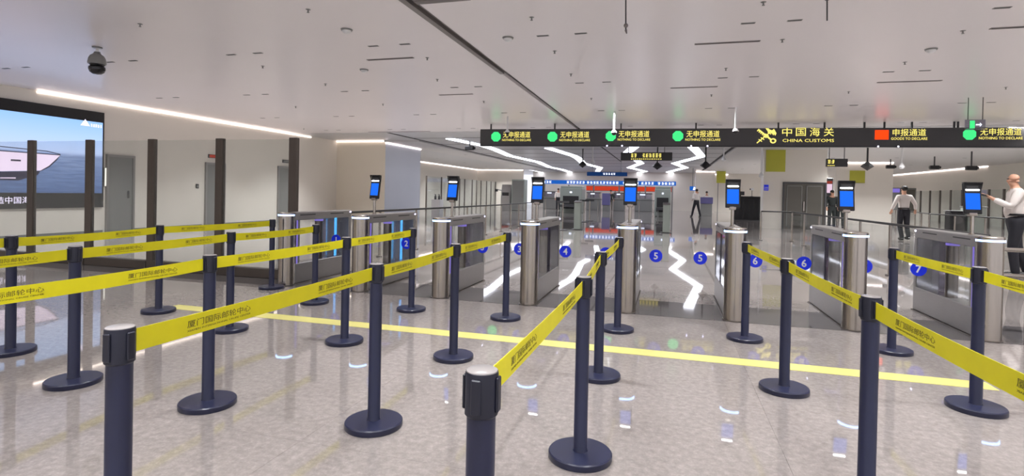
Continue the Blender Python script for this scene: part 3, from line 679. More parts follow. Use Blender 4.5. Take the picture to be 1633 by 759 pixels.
def stanchion(x, y, lb, belt_to=None, sag=0.0):
    t = thing('queue_stanchion', lb, 'stanchion', (x, y, 0), 0, 'navy belt stanchions of the queue lines')
    put('base', m_base, t); put('pole', m_pole, t); hd_ = put('cassette', m_head, t); put('cap', m_cap, hd_)
    if belt_to:
        d = Vector((belt_to[0]-x, belt_to[1]-y, 0)); L = d.length-0.05; ang = math.atan2(d.y, d.x)-PI/2
    else: ang = 0
    for k in range(4): put('belt_clip', m_clip, t, (0, 0, 0), (0, 0, ang+k*PI/2))
    if belt_to:
        q = d.normalized()*0.03
        b = put('belt', belt_mesh(L-0.01, sag), t, q, (0, 0, ang), 'yellow retractable belt')
        for s in (0.24, 0.74):
            zz = -sag*4*s*(1-s)
            for sd in (1, -1):
                put('lettering', tm_big, b, (sd*0.0016, s*L, BZ+0.039+zz), (PI/2, 0, sd*PI/2))
                put('small_lettering', tm_small, b, (sd*0.0016, s*L, BZ+0.017+zz), (PI/2, 0, sd*PI/2))
        put('end_clip', MB().bbox(-0.006, 0.006, -0.02, 0.0, BZ-0.004, BZ+BH+0.004, 0.002).mesh('end_clip', 'navy_head'), b, (0, L-0.012, 0))
    return t
ORD = ['first', 'second', 'third', 'fourth', 'fifth', 'sixth', 'seventh']
LINES = [  # from the gates towards the camera
    [(-4.94, 5.96), (-5.04, 4.41), (-4.83, 2.96), (-4.8, 1.5)],
    [(-3.86, 5.37), (-3.82, 4.07), (-3.72, 2.64), (-3.7, 1.25)],
    [(-2.67, 5.42), (-2.63, 4.08), (-2.62, 2.63), (-2.6, 1.22)],
    [(-1.59, 5.41), (-1.59, 3.98), (-1.54, 2.69), (-1.5, 1.19)],
    [(-0.44, 5.33), (-0.45, 3.92), (-0.39, 2.69), (-0.4, 1.18)],
    [(0.71, 5.41), (0.79, 4.07), (0.84, 2.64), (0.9, 1.2)],
    [(1.89, 5.43), (1.9, 4.11), (1.93, 2.7)]]
POSN = ['post nearest the gates', 'second post back from the gates', 'third post back from the gates', 'post nearest the camera']
for li, pts in enumerate(LINES):
    for k, (x, y) in enumerate(pts):
        nxt = pts[k-1] if k else None
        stanchion(x, y, 'navy stanchion, %s in the %s belt line from the left' % (POSN[k], ORD[li]), nxt, 0.004+0.004*((li+k) % 3))

# ================================================================== GATES
CR = 0.105; GL = 1.42; GH = 0.985
g_col = MB().lathe([(CR, 0.012), (CR, GH-0.045)], 36).mesh('column', 'steel')
g_foot = MB().lathe([(CR+0.012, 0), (CR+0.012, 0.008), (CR, 0.012)], 36).bbox(-0.1, 0.1, 0.05, GL+0.01, 0, 0.012, 0.002).mesh('foot_plate', 'steel_dark')
g_cap = MB().lathe([(CR+0.006, GH-0.028), (CR+0.006, GH-0.004), (CR, GH)], 36).mesh('column_cap', 'steel')
g_ring = MB().lathe([(CR+0.009, GH-0.046), (CR+0.009, GH-0.028)], 36, a0=-PI*1.02, a1=PI*0.02).mesh('light_ring', 'led_ring')
BWD = 0.085
rail = MB().bbox(-BWD, BWD, 0.06, GL, 0.872, GH-0.002, 0.008)
g_rail = rail.mesh('top_rail', 'panel_grey')
g_slot = MB()
for sx in (-1, 1):
    for y0, y1 in ((0.16, 0.5), (0.86, 1.2)): g_slot.box(sx*(BWD-0.002), sx*(BWD+0.0015), y0, y1, 0.938, 0.95)
g_slot = g_slot.mesh('sensor_slot', 'black')
g_low = MB().bbox(-BWD, BWD, 0.07, GL, 0.012, 0.285, 0.008).mesh('lower_panel', 'panel_grey')
g_rear = MB().bbox(-BWD, BWD, GL-0.07, GL, 0.285, 0.872, 0.006).mesh('rear_post', 'panel_grey')
g_front = MB().box(-BWD*0.9, BWD*0.9, 0.085, 0.17, 0.285, 0.872).mesh('front_post', 'panel_grey')
g_strip = MB()
for sx in (-1, 1): g_strip.box(sx*(BWD*0.9), sx*(BWD*0.9+0.003), 0.1, 0.125, 0.02, 0.9)
g_strip = g_strip.mesh('purple_light_strip', 'led_purple')
g_mid = MB().lathe([(0.058, 0.285), (0.058, 0.872)], 20, c=(0, 0.7)).mesh('hinge_column', 'steel_dark')
g_midled = MB().lathe([(0.061, 0.84), (0.061, 0.866)], 20, c=(0, 0.7)).mesh('hinge_light', 'led_purple')
g_pane = MB()
g_pane1 = MB()
for sx in (-1, 1): g_pane1.box(sx*(BWD-0.012), sx*(BWD-0.006), 0.80, GL-0.07, 0.287, 0.87)
g_pane1 = g_pane1.mesh('rear_pane', 'glass_grey')
g_pane2 = MB()
for sx in (-1, 1): g_pane2.box(sx*(BWD-0.012), sx*(BWD-0.006), 0.17, 0.6, 0.287, 0.87)
g_pane2 = g_pane2.mesh('front_pane', 'glass_clear')
g_dot = MB().ball((0, GL-0.02, GH-0.03), 0.001, 6)
g_dot = MB()
for sx in (-1, 1): g_dot.box(sx*(BWD-0.001), sx*(BWD+0.003), GL-0.045, GL-0.012, 0.945, 0.962)
g_dot = g_dot.mesh('end_light', 'led_dot')
g_cyan = MB()
g_cyan.box(-0.008, 0.008, 1.1, 1.14, 0.287, 0.868)
g_cyan = g_cyan.mesh('cyan_light_strip', 'led_cyan')
# wing: glass leaf with rounded lower outer corner
WL = 0.44
def wing_mesh(sd):
    pts = [(0.06, 0.33), (WL-0.1, 0.33)]+[(WL-0.1+0.1*math.sin(a), 0.43-0.1*math.cos(a)) for a in (PI/8, PI/4, 3*PI/8)]+[(WL, 0.43), (WL, 0.75)]+[(WL-0.1+0.1*math.cos(a), 0.75+0.1*math.sin(a)) for a in (PI/8, PI/4, 3*PI/8)]+[(WL-0.1, 0.85), (0.06, 0.85)]
    return MB().prism([(sd*x, z) for x, z in pts], 1, 0.695, 0.705).mesh('wing', 'glass_clear')
g_wing = {1: wing_mesh(1), -1: wing_mesh(-1)}
g_disc = MB()
N = 28; g_disc.prism([(0.078*math.cos(2*PI*i/N), 0.078*math.sin(2*PI*i/N)) for i in range(N)], 1, -0.0015, 0); g_disc = g_disc.mesh('number_sticker', 'blue_sticker')
# face terminal, local origin at its pole foot on the rail
T_pole = MB().lathe([(0.03, 0), (0.03, 0.006), (0.018, 0.01), (0.018, 0.19)], 16).mesh('terminal_pole', 'steel')
T_body = MB().bbox(-0.078, 0.078, -0.014, 0.014, 0.0, 0.315, 0.006).mesh('terminal', 'black')
T_hood = MB().prism([(-0.014, 0.312), (-0.045, 0.31), (-0.045, 0.318), (0.014, 0.322)], 0, -0.079, 0.079).prism([(-0.014, 0.25), (-0.014, 0.312), (-0.045, 0.31)], 0, -0.079, -0.075).prism([(-0.014, 0.25), (-0.014, 0.312), (-0.045, 0.31)], 0, 0.075, 0.079).mesh('hood', 'black')
T_scr = MB().box(-0.062, 0.062, -0.0155, -0.0135, 0.045, 0.21).mesh('display', 'screen_blue')
T_bar = MB().bbox(-0.058, 0.058, -0.022, -0.0135, 0.236, 0.25, 0.004).mesh('lamp_bar', 'lamp_bar')
T_cam = MB().box(-0.05, 0.05, -0.017, -0.0135, 0.262, 0.285).mesh('camera_window', 'dark_grey')
T_yoke = MB().bbox(-0.035, 0.035, -0.02, 0.03, -0.02, 0.012, 0.004).mesh('yoke', 'steel')
WORDS = ['one', 'two', 'three', 'four', 'five', 'six', 'seven']
for i in range(1, 9):
    x = GX+GD*(i-5)
    if i == 1: lb = 'leftmost steel gate cabinet, left of lane one, without a screen on top'
    elif i == 8: lb = 'rightmost steel gate cabinet with blue screen, right of lane seven'
    else: lb = ['second steel gate cabinet from the left, cyan light inside, between lanes one and two', 'third steel gate cabinet from the left, screen turned aside, between lanes two and three', 'fourth steel gate cabinet from the left, between lanes three and four', 'fifth steel gate cabinet from the left, seen end on, between lanes four and five', 'sixth steel gate cabinet from the left, between lanes five and six', 'steel gate cabinet next to the rightmost one, between lanes six and seven'][i-2]
    t = thing('entry_gate', lb, 'gate', (x, GY, 0), 0, 'steel entry gates in a row')
    o = put('column', g_col, t); put('column_cap', g_cap, o); put('light_ring', g_ring, o, label='blue lit ring')
    put('foot_plate', g_foot, t); r_ = put('top_rail', g_rail, t); put('sensor_slot', g_slot, r_); put('end_light', g_dot, r_)
    put('lower_panel', g_low, t); put('rear_post', g_rear, t); put('front_post', g_front, t); put('purple_light_strip', g_strip, t, label='violet lit strip')
    h_ = put('hinge_column', g_mid, t); put('hinge_light', g_midled, h_)
    put('rear_pane', g_pane1, t); put('front_pane', g_pane2, t)
    if i <= 2: put('cyan_light_strip', g_cyan, t, label='cyan lit strip')
    for sd in (1, -1):
        lane = i if sd == 1 else i-1
        if lane < 1 or lane > 7: continue
        w = put('wing', g_wing[sd], t, label='clear glass wing of lane %d' % lane)
        sxx = sd*(0.30 if sd == 1 else 0.31)
        put('number_sticker', g_disc, w, (sxx, 0.694, 0.57)); put('number', text_mesh(str(lane), 0.115, 'white_print'), w, (sxx, 0.691, 0.57), (PI/2, 0, 0))
    if i >= 2:
        tl = {2: -0.3, 3: -0.25, 4: -0.15}.get(i, 0.0); ty = 0.33
        p_ = put('terminal_pole', T_pole, t, (0, ty, GH-0.002))
        b_ = put('terminal', T_body, t, (0, ty-0.01, GH+0.205), (math.radians(-8), 0, tl*0.6), 'black face terminal')
        for nm, me in (('hood', T_hood), ('display', T_scr), ('lamp_bar', T_bar), ('camera_window', T_cam), ('yoke', T_yoke)): put(nm, me, b_)

# side barrier right of the last gate
t = thing('side_barrier', 'steel tube barrier with grey panel right of the rightmost gate', 'barrier', (3.2, 6.9, 0))
for z in (0.82, 0.55): part('tube', MB().tube((-0.0, 0, z), (1.5, 0, z), 0.022), 'steel', t)
for xx in (0.42, 1.48): part('post', MB().lathe([(0.03, 0), (0.03, 0.86)], 12, c=(xx, 0)), 'steel', t)
part('panel', MB().box(0.46, 1.46, -0.01, 0.01, 0.1, 0.52), 'panel_grey', t)

# ================================================================== HALL FURNITURE
def scanner(u0, u1, y, top, lb):
    a = Py(u0, 310, y).x; b = Py(u1, 310, y).x; w = b-a
    t = thing('baggage_scanner', lb, 'scanner', (a, y, 0))
    part('body', MB().bbox(0, w, 0, 1.6, 0.0, top, 0.04), 'machine', t)
    part('tunnel_curtain', MB().box(w*0.14, w*0.86, -0.02, 0.0, 0.3, top*0.68), 'black', t)
    part('status_lamp', MB().box(w*0.45, w*0.55, -0.03, 0, top*0.8, top*0.86), 'sign_white', t)
    part('conveyor', MB().bbox(w*0.12, w*0.88, -1.0, 0.0, 0.42, 0.6, 0.02), 'dark_grey', t)
    for sx in (0.2, 0.75): part('leg', MB().box(w*sx, w*sx+0.08, -0.9, -0.82, 0, 0.42), 'grey', t)
    part('hood', MB().bbox(w*0.02, w*0.98, 0.1, 1.5, top, top+0.14, 0.03), 'machine', t)
scanner(893, 928, 38, 1.75, 'grey green baggage scanner with dark opening, the left one of two far back')
scanner(1044, 1070, 36, 1.78, 'grey green baggage scanner with dark opening, the right one of two far back')
def pillar(u, v, lb, h=1.06):
    p = Pz(u, v); t = thing('steel_pillar', lb, 'pillar', p)
    part('body', MB().bbox(-0.12, 0.12, -0.16, 0.16, 0.02, h-0.06, 0.012), 'machine', t)
    part('base_plate', MB().bbox(-0.2, 0.2, -0.22, 0.22, 0, 0.02, 0.004), 'dark_grey', t)
    part('top_panel', MB().prism([(-0.17, h-0.06), (0.17, h-0.06), (0.17, h+0.02), (-0.17, h-0.03)], 0, -0.13, 0.13), 'steel_dark', t)
pillar(921, 366, 'short steel pillar standing in the hall behind lane 4'); pillar(1062, 371, 'short steel pillar standing in the hall behind lane 5')
def slim_stand(u, v, lb):
    p = Pz(u, v); t = thing('sign_stand', lb, 'sign stand', p)
    part('foot', MB().lathe([(0.2, 0), (0.2, 0.02), (0.03, 0.03)], 20), 'dark_grey', t)
    part('pole', MB().lathe([(0.025, 0.02), (0.025, 1.0)], 12), 'steel', t)
    part('plate', MB().bbox(-0.22, 0.22, -0.015, 0.015, 0.98, 1.06, 0.004), 'dark_grey', t)
slim_stand(897, 367, 'slim stand with a dark top plate left of the short pillar'); slim_stand(931, 354, 'slim stand just right of the short pillar behind lane 4'); slim_stand(940, 352, 'slim stand farthest right behind lane 4')
# black inspection desk and camera tripod
y = 34; a = Py(1172, 309, y); b = Py(1216, 345, y); w = b.x-a.x
t = thing('inspection_desk', 'black draped inspection desk left of the front right wall', 'desk', (a.x, y, 0))
part('front', MB().bbox(0, w, 0, 0.05, 0.05, 1.36, 0.01), 'black', t); part('top', MB().bbox(-0.05, w+0.05, -0.05, 0.75, 1.36, 1.4, 0.01), 'dark_grey', t)
for xx in (0, w-0.05): part('side_panel', MB().box(xx, xx+0.05, 0.05, 0.7, 0.05, 1.36), 'black', t)
part('plinth', MB().box(0, w, 0.02, 0.7, 0, 0.05), 'dark_grey', t)
for i in range(5): part('pleat', MB().prism([(w*(0.1+0.18*i), -0.0), (w*(0.14+0.18*i), -0.03), (w*(0.18+0.18*i), 0.0)], 2, 0.1, 1.2), 'black', t)
t = thing('monitor', 'small dark monitor standing on the black desk', 'monitor', (a.x+0.25, 34.3, 1.4))
part('screen_case', MB().bbox(-0.14, 0.3, -0.02, 0.02, 0.06, 0.28, 0.006), 'dark_grey', t); part('stand', MB().box(0.05, 0.12, -0.02, 0.02, 0, 0.08), 'black', t); part('stand_foot', MB().box(-0.02, 0.2, -0.08, 0.08, 0, 0.01), 'black', t)
t = thing('desk_camera', 'white camera on a thin stand on the black desk', 'camera', (a.x+0.95, 34.3, 1.4))
part('stand', MB().lathe([(0.08, 0), (0.08, 0.01), (0.015, 0.02), (0.015, 0.35)], 12), 'dark_grey', t); part('camera_body', MB().bbox(-0.06, 0.1, -0.05, 0.05, 0.35, 0.5, 0.01), 'white', t); part('lens', MB().tube((-0.06, 0, 0.42), (-0.12, 0, 0.42), 0.04), 'black', t)
# olive wall panels
for (u0, v0, u1, v1, y, lb) in ((1222, 233, 1252, 274, 25.97, 'large olive green wall panel above the black desk'), (1355, 272, 1379, 292, 34.56, 'olive green wall panel right of the corridor'), (1143, 267, 1157, 292, 47.0, 'small bright olive panel far beside the white column')):
    a = Py(u0, v0, y); b = Py(u1, v1, y)
    t = thing('wall_panel', lb, 'wall panel', (a.x, y, b.z), 0, 'olive panels')
    hh = min(a.z, HC-0.075)-b.z
    part('board', MB().bbox(0, b.x-a.x, -0.03, 0.0, 0, hh, 0.004), 'olive', t); part('back_frame', MB().box(0.02, b.x-a.x-0.02, 0.0, 0.028, 0.02, hh-0.02), 'grey', t)
    if y == 47.0: part('support', MB().box(0.1, 0.16, 0.0, 0.05, -b.z, 0), 'grey', t)
# poster stand, blue sign, kiosk
y = 31; a = Py(1318, 284, y); b = Py(1328, 305, y)
t = thing('poster_stand', 'upright pale pink poster stand with a red header in the corridor', 'poster stand', (a.x, y, 0)); w = b.x-a.x
part('board', MB().bbox(0, w, 0, 0.06, 1.1, 2.4, 0.01), 'dark_grey', t); part('poster', MB().box(0.03, w-0.03, -0.006, 0.0, 1.65, 2.1), 'poster_pink', t); part('header', MB().box(0.03, w-0.03, -0.006, 0, 2.12, 2.25), 'red_panel', t)
part('leg', MB().box(w/2-0.04, w/2+0.04, 0, 0.06, 0.02, 1.1), 'dark_grey', t); part('foot', MB().box(-0.05, w+0.05, -0.2, 0.25, 0, 0.02), 'dark_grey', t)
y = 44; a = Py(1100, 297, y); b = Py(1109, 304, y)
t = thing('blue_flag_sign', 'small bright blue lit sign far back right of the red banner', 'sign', (a.x, y, b.z)); w = b.x-a.x
part('case', MB().bbox(0, w, 0, 0.1, 0, a.z-b.z, 0.01), 'sign_blue', t); part('mark', MB().prism([(w*0.55, 0.05), (w*0.95, 0.05), (w*0.95, (a.z-b.z)*0.8), (w*0.7, (a.z-b.z)*0.9)], 1, -0.005, 0.0), 'sign_white', t); part('hanger', MB().box(w*0.45, w*0.55, 0.03, 0.07, a.z-b.z, HC-b.z), 'grey', t)
t = thing('wall_notice', 'small blue notice on the edge of the front right wall', 'notice', (3.92, 25.95, 1.65))
part('board', MB().box(0.12, 0.3, -0.02, 0.05, 0, 0.25), 'blue_sticker', t); part('text_bars', MB().box(0.14, 0.28, -0.023, -0.02, 0.05, 0.07).box(0.14, 0.28, -0.023, -0.02, 0.12, 0.14), 'white_print', t)
# purple inspection desk
def Ybox(u0, u1, y): a = Py(u0, 320, y).x; return a, Py(u1, 320, y).x-a
x, w = Ybox(1117, 1137, 40)
t = thing('officer_desk', 'violet fronted officer desk far back right of the walking guard', 'desk', (x, 40, 0))
part('front', MB().bbox(0, w, 0, 0.06, 0.85, 1.3, 0.01), 'purple_panel', t); part('body', MB().bbox(0.04, w-0.04, 0.06, 0.7, 0.0, 1.1, 0.01), 'grey', t)
x, w = Ybox(960, 973, 44)
t = thing('officer_desk', 'narrow violet fronted desk under the red banner', 'desk', (x, 44, 0))
part('front', MB().bbox(0, w, 0, 0.06, 0.5, 1.45, 0.01), 'purple_panel', t); part('body', MB().bbox(0.04, w-0.04, 0.06, 0.7, 0.0, 1.2, 0.01), 'grey', t)
# far counters
for k, (u0, u1) in enumerate(((866, 888), (935, 957), (978, 996), (1012, 1040))):
    x, w = Ybox(u0, u1, 46.5)
    t = thing('inspection_booth', ['leftmost', 'second', 'third', 'rightmost'][k]+' grey inspection booth under the far blue sign band', 'booth', (x, 46.5, 0), 0, 'far inspection booths')
    part('counter', MB().bbox(0, w, 0, 0.8, 0, 1.05, 0.02), 'grey', t); part('window', MB().box(0.05, w-0.05, 0.02, 0.05, 1.05, 1.45), 'glass_grey', t)
    part('roof_beam', MB().bbox(0, w, 0, 0.8, 1.45, 1.53, 0.02), 'dark_grey', t)
    for s in (0, w-0.08): part('corner_post', MB().box(s, s+0.08, 0, 0.08, 1.05, 1.45), 'steel', t)
    part('lamp', MB().box(w*0.3, w*0.6, -0.02, 0.0, 1.35, 1.44), 'sign_white', t)
# left recess kiosks
p = Px(823, 300, -11.6)
t = thing('tall_cabinet', 'tall grey green cabinet at the end of the left recess posts', 'cabinet', (-11.4, Px(816, 300, -11.4).y, 0))
part('body', MB().bbox(0, 1.0, 0, 0.9, 0.05, 2.35, 0.02), 'machine', t); part('plinth', MB().box(0.03, 0.97, 0.05, 0.85, 0, 0.05), 'dark_grey', t); part('door', MB().bbox(0.06, 0.94, -0.02, 0.0, 0.12, 2.25, 0.006), 'door_grey', t); part('handle', MB().box(0.84, 0.87, -0.05, -0.02, 1.0, 1.2), 'steel', t)
t = thing('self_service_kiosk', 'pale self service kiosk left of the tall grey green cabinet', 'kiosk', (-11.9, Px(806, 300, -11.9).y, 0))
part('body', MB().prism([(0, 0), (0.7, 0), (0.7, 1.9), (0.3, 1.95), (0.1, 1.4), (0, 1.0)], 0, -0.35, 0.35), 'panel_grey', t); part('display', MB().box(-0.26, 0.26, 0.02, 0.05, 1.1, 1.35), 'black_gloss', t)
part('side_arm', MB().tube((-0.35, 0.1, 1.5), (-0.7, 0.1, 1.55), 0.03), 'dark_grey', t); part('arm_camera', MB().bbox(-0.85, -0.65, 0.0, 0.2, 1.4, 1.6, 0.01), 'black', t)
P = Pz(697, 352)
t = thing('small_white_cabinet', 'small white cabinet behind the third gate screen', 'cabinet', (P.x, P.y, 0))
part('body', MB().bbox(-0.2, 0.2, -0.2, 0.2, 0.04, 0.95, 0.01), 'white', t); part('plinth', MB().box(-0.18, 0.18, -0.18, 0.18, 0, 0.04), 'grey', t)
for k, xx in enumerate((-0.1, 0.08)):
    b_ = thing('dispenser_bottle', ['left', 'right'][k]+' dark bottle on the small white cabinet', 'bottle', (P.x+xx, P.y, 0.95))
    part('bottle_body', MB().lathe([(0.05, 0), (0.05, 0.14), (0.02, 0.18), (0.02, 0.2)], 14), 'dark_grey', b_); part('pump', MB().lathe([(0.022, 0.2), (0.022, 0.23)], 10).box(-0.05, 0.0, -0.01, 0.01, 0.22, 0.235), 'black', b_)
# right: bin, grey box, wall cabinet
P = Py(1523, 348, 21.5)
t = thing('waste_bin', 'black waste bin with a round opening left of the rightmost gate screen', 'bin', (P.x, 21.5, 0))
part('body', MB().bbox(-0.22, 0.22, -0.2, 0.2, 0.0, 1.0, 0.03), 'black', t)
part('opening_rim', MB().lathe([(0.13, -0.005), (0.13, 0.0), (0.10, 0.004)], 20), 'dark_grey', t, (0, -0.2, 0.72), (PI/2, 0, 0)); part('lid', MB().bbox(-0.23, 0.23, -0.21, 0.21, 1.0, 1.03, 0.01), 'dark_grey', t)
t = thing('grey_box_cabinet', 'pale grey cabinet right beside the black waste bin', 'cabinet', (P.x+0.55, 21.6, 0))
part('body', MB().bbox(-0.26, 0.26, -0.25, 0.25, 0.03, 1.15, 0.015), 'machine', t); part('top', MB().bbox(-0.28, 0.28, -0.27, 0.27, 1.15, 1.18, 0.005), 'grey', t); part('plinth', MB().box(-0.24, 0.24, -0.23, 0.23, 0, 0.03), 'dark_grey', t)
x, w = Ybox(1418, 1461, 40)
t = thing('wall_cabinet', 'grey tall cabinet with violet lit sign behind the walking man', 'cabinet', (x, 40, 0))
part('body', MB().bbox(0, w, 0, 0.8, 0, 2.15, 0.02), 'grey', t); part('door', MB().bbox(w*0.45, w*0.95, -0.02, 0, 0.1, 2.05, 0.005), 'door_bronze', t); part('lit_sign', MB().box(w*0.05, w*0.38, -0.02, 0, 1.85, 2.1), 'led_purple', t)
# round belt drum seen behind the seventh line
for (u, v, y, lb) in ((1490, 267, 30, 'black ceiling camera nearest the middle of the right light strip'), (1549, 268, 27, 'black ceiling camera near the right end of the right light strip'), (1420, 266, 32, 'black ceiling camera left of the right light strip'), (749, 236, 22, 'black ceiling camera left of the customs sign')):
    b = Py(u, v, y)
    t = thing('bullet_camera', lb, 'camera', (b.x, y, HC-0.07 if u > 1000 else HC), 0, 'black ceiling cameras')
    L = t.location.z-b.z
    part('bracket', MB().tube((0, 0, 0), (0, 0, -L), 0.03), 'dark_grey', t); part('body', MB().bbox(-0.2, 0.2, -0.09, 0.09, -L-0.09, -L+0.09, 0.03), 'black', t); part('lens', MB().tube((0.2, 0, -L), (0.25, 0, -L), 0.06), 'black_gloss', t)

# ================================================================== PEOPLE
def skin_mesh(name, V, E, material, sub=2):
    names = list(V); m = bpy.data.meshes.new(name); m.from_pydata([V[n][:3] for n in names], [(names.index(a), names.index(b)) for a, b in E], [])
    o = bpy.data.objects.new(name, m); COL.objects.link(o); o.modifiers.new('skin', 'SKIN'); 
    if not m.skin_vertices:
        m.attributes.new
        bpy.context.view_layer.objects.active = o
    sv = m.skin_vertices[0].data if len(m.skin_vertices) else None
    if sv is None: return None
    for i, n in enumerate(names):
        r = V[n][3]; sv[i].radius = r if isinstance(r, tuple) else (r, r); sv[i].use_root = (i == 0)
    s = o.modifiers.new('sub', 'SUBSURF'); s.levels = sub; s.render_levels = sub
    dg = bpy.context.evaluated_depsgraph_get(); dg.update()
    r = bpy.data.meshes.new_from_object(o.evaluated_get(dg)); bpy.data.objects.remove(o); bpy.data.meshes.remove(m)
    r.name = name; r.materials.clear(); r.materials.append(MATS[material])
    for p in r.polygons: p.use_smooth = True
    return r
def person(lb, loc, rz, arms, legs, hgt=1.74, shirt='shirt', trousers='trousers', bald=False, lean=0.0, legs_on=True, sleeve_long=True, belly=0.0):
    """front is local -Y; arms: {side: (elbow, hand)}, legs: {side: (knee, ankle)} for a 1.74 m body"""
    k = hgt/1.74
    t = thing('person', lb, 'person', loc, rz); body_s = bpy.data.objects
    def S(V): return {n: (v[0]*k, (v[1]-lean*max(0, v[2]-0.9))*k, v[2]*k, (tuple(q*k for q in v[3]) if isinstance(v[3], tuple) else v[3]*k)) for n, v in V.items()}
    V = {'pelvis': (0, 0, 0.95, (0.14, 0.1)), 'waist': (0, 0, 1.08, (0.13, 0.095)), 'chest': (0, 0, 1.28, (0.15, 0.1)), 'upper': (0, 0.01, 1.4, (0.12, 0.085)),
         'neck': (0, 0.0, 1.49, 0.052), 'jaw': (0, -0.02, 1.56, (0.058, 0.07)), 'skull': (0, -0.01, 1.65, (0.073, 0.088)), 'crown': (0, 0, 1.71, (0.05, 0.06)), 'nose': (0, -0.105, 1.60, 0.014)}
    E = [('pelvis', 'waist'), ('waist', 'chest'), ('chest', 'upper'), ('upper', 'neck'), ('neck', 'jaw'), ('jaw', 'skull'), ('skull', 'crown'), ('jaw', 'nose')]
    for s, sd in (('L', 1), ('R', -1)):
        V['ear'+s] = (sd*0.082, 0.0, 1.615, 0.014); E.append(('skull', 'ear'+s))
        el, ha = [Vector(q) for q in arms[s]]
        V['sho'+s] = (sd*0.175, 0.01, 1.4, 0.058); V['elb'+s] = (*el, 0.042); wr = el+(ha-el)*0.86; V['wri'+s] = (*wr, 0.028)
        V['palm'+s] = (*ha, (0.034, 0.022))
        E += [('upper', 'sho'+s), ('sho'+s, 'elb'+s), ('elb'+s, 'wri'+s), ('wri'+s, 'palm'+s)]
        d = (ha-el).normalized(); q = d.cross(Vector((0, 1, 0.3))).normalized()
        if q.length < 0.5: q = Vector((1, 0, 0))
        for j, (off, ln) in enumerate(((-0.027, 0.075), (-0.009, 0.085), (0.009, 0.08), (0.027, 0.06))):
            b0 = ha+d*0.03+q*off; m1 = b0+d*ln*0.55; e1 = m1+d*ln*0.4+Vector((-sd*0.012, -0.008, 0))
            V['f%d%s' % (j, s)] = (*b0, 0.0095); V['g%d%s' % (j, s)] = (*m1, 0.009); V['h%d%s' % (j, s)] = (*e1, 0.0075)
            E += [('palm'+s, 'f%d%s' % (j, s)), ('f%d%s' % (j, s), 'g%d%s' % (j, s)), ('g%d%s' % (j, s), 'h%d%s' % (j, s))]
        th = ha-d*0.01-q*sd*0.035; V['t0'+s] = (*th, 0.011); V['t1'+s] = (*(th+d*0.045-q*sd*0.02), 0.009); E += [('palm'+s, 't0'+s), ('t0'+s, 't1'+s)]
        kn, an = [Vector(q_) for q_ in legs[s]]
        V['hip'+s] = (sd*0.095, 0, 0.9, 0.085); V['kne'+s] = (*kn, 0.055); V['ank'+s] = (*an, 0.036); V['toe'+s] = (an.x, an.y-0.15, an.z-0.05, 0.03)
        E += [('pelvis', 'hip'+s), ('hip'+s, 'kne'+s), ('kne'+s, 'ank'+s), ('ank'+s, 'toe'+s)]
    body = put('body', skin_mesh('body', S(V), E, 'skin', 2), t)
    # clothes
    g = 0.016
    sv = {'pelvis': (0, 0, 0.92, (0.155, 0.118)), 'waist': (0, -belly, 1.1, (0.16, 0.125+belly)), 'chest': (0, 0, 1.28, (0.172, 0.125)), 'upper': (0, 0.01, 1.40, (0.14, 0.1)), 'collar': (0, 0.005, 1.47, 0.068)}
    se = [('pelvis', 'waist'), ('waist', 'chest'), ('chest', 'upper'), ('upper', 'collar')]
    for s, sd in (('L', 1), ('R', -1)):
        el, ha = [Vector(q) for q in arms[s]]
        e2 = el+(ha-el)*(0.78 if sleeve_long else 0.05)
        sv['sho'+s] = (sd*0.18, 0.01, 1.4, 0.075); sv['elb'+s] = (*el, 0.058); sv['cuf'+s] = (*e2, 0.045)
        se += [('upper', 'sho'+s), ('sho'+s, 'elb'+s), ('elb'+s, 'cuf'+s)]
    put('shirt', skin_mesh('shirt', S(sv), se, shirt, 2), t)
    tv = {'pelvis': (0, 0, 0.93, (0.182, 0.142)), 'band': (0, 0, 1.07, (0.176, 0.138))}; te = [('pelvis', 'band')]
    for s, sd in (('L', 1), ('R', -1)):
        kn, an = [Vector(q_) for q_ in legs[s]]
        tv['hip'+s] = (sd*0.09, 0, 0.86, 0.105); tv['kne'+s] = (*kn, 0.078); tv['ank'+s] = (an.x, an.y, an.z-0.035, 0.062)
        te += [('pelvis', 'hip'+s), ('hip'+s, 'kne'+s), ('kne'+s, 'ank'+s)]
        mb = MB().ball((an.x*k, (an.y-0.07)*k, (an.z-0.04)*k), 0.145*k, 14, (0.38, 1.0, 0.36)); 
        part('shoe', mb, 'shoe', t)
    put('trousers', skin_mesh('trousers', S(tv), te, trousers, 2), t)
    bl = part('belt', MB().lathe([(0.176*k, 1.02*k), (0.176*k, 1.055*k)], 20), 'black', t); bl.scale = (1, 0.8, 1)
    for sd in (1, -1): part('eye', MB().ball((sd*0.03*k, (-0.083-lean*0.73)*k, 1.625*k), 0.011*k, 8), 'black', t)
    if not bald: part('hair', MB().ball((0, (0.012-lean*0.78)*k, 1.668*k), 0.094*k, 18, (0.92, 1.06, 0.92)), 'hair', t)
    return t
ARM_D = {'L': ((0.24, 0.03, 1.14), (0.25, -0.06, 0.9)), 'R': ((-0.24, 0.03, 1.14), (-0.25, -0.06, 0.9))}
LEG_S = {'L': ((0.1, -0.01, 0.5), (0.105, 0.0, 0.09)), 'R': ((-0.1, -0.01, 0.5), (-0.105, 0.0, 0.09))}
# man walking away, white shirt
p = Pz(1440, 384)
person('man in a white shirt and black trousers walking away behind lane 7', (p.x, p.y, 0), PI+0.15,
       {'L': ((0.3, 0.04, 1.16), (0.34, -0.06, 0.93)), 'R': ((-0.31, 0.05, 1.16), (-0.36, -0.04, 0.95))},
       {'L': ((0.07, -0.08, 0.5), (0.06, 0.06, 0.1)), 'R': ((-0.07, 0.05, 0.5), (-0.05, 0.2, 0.14))}, 1.80)
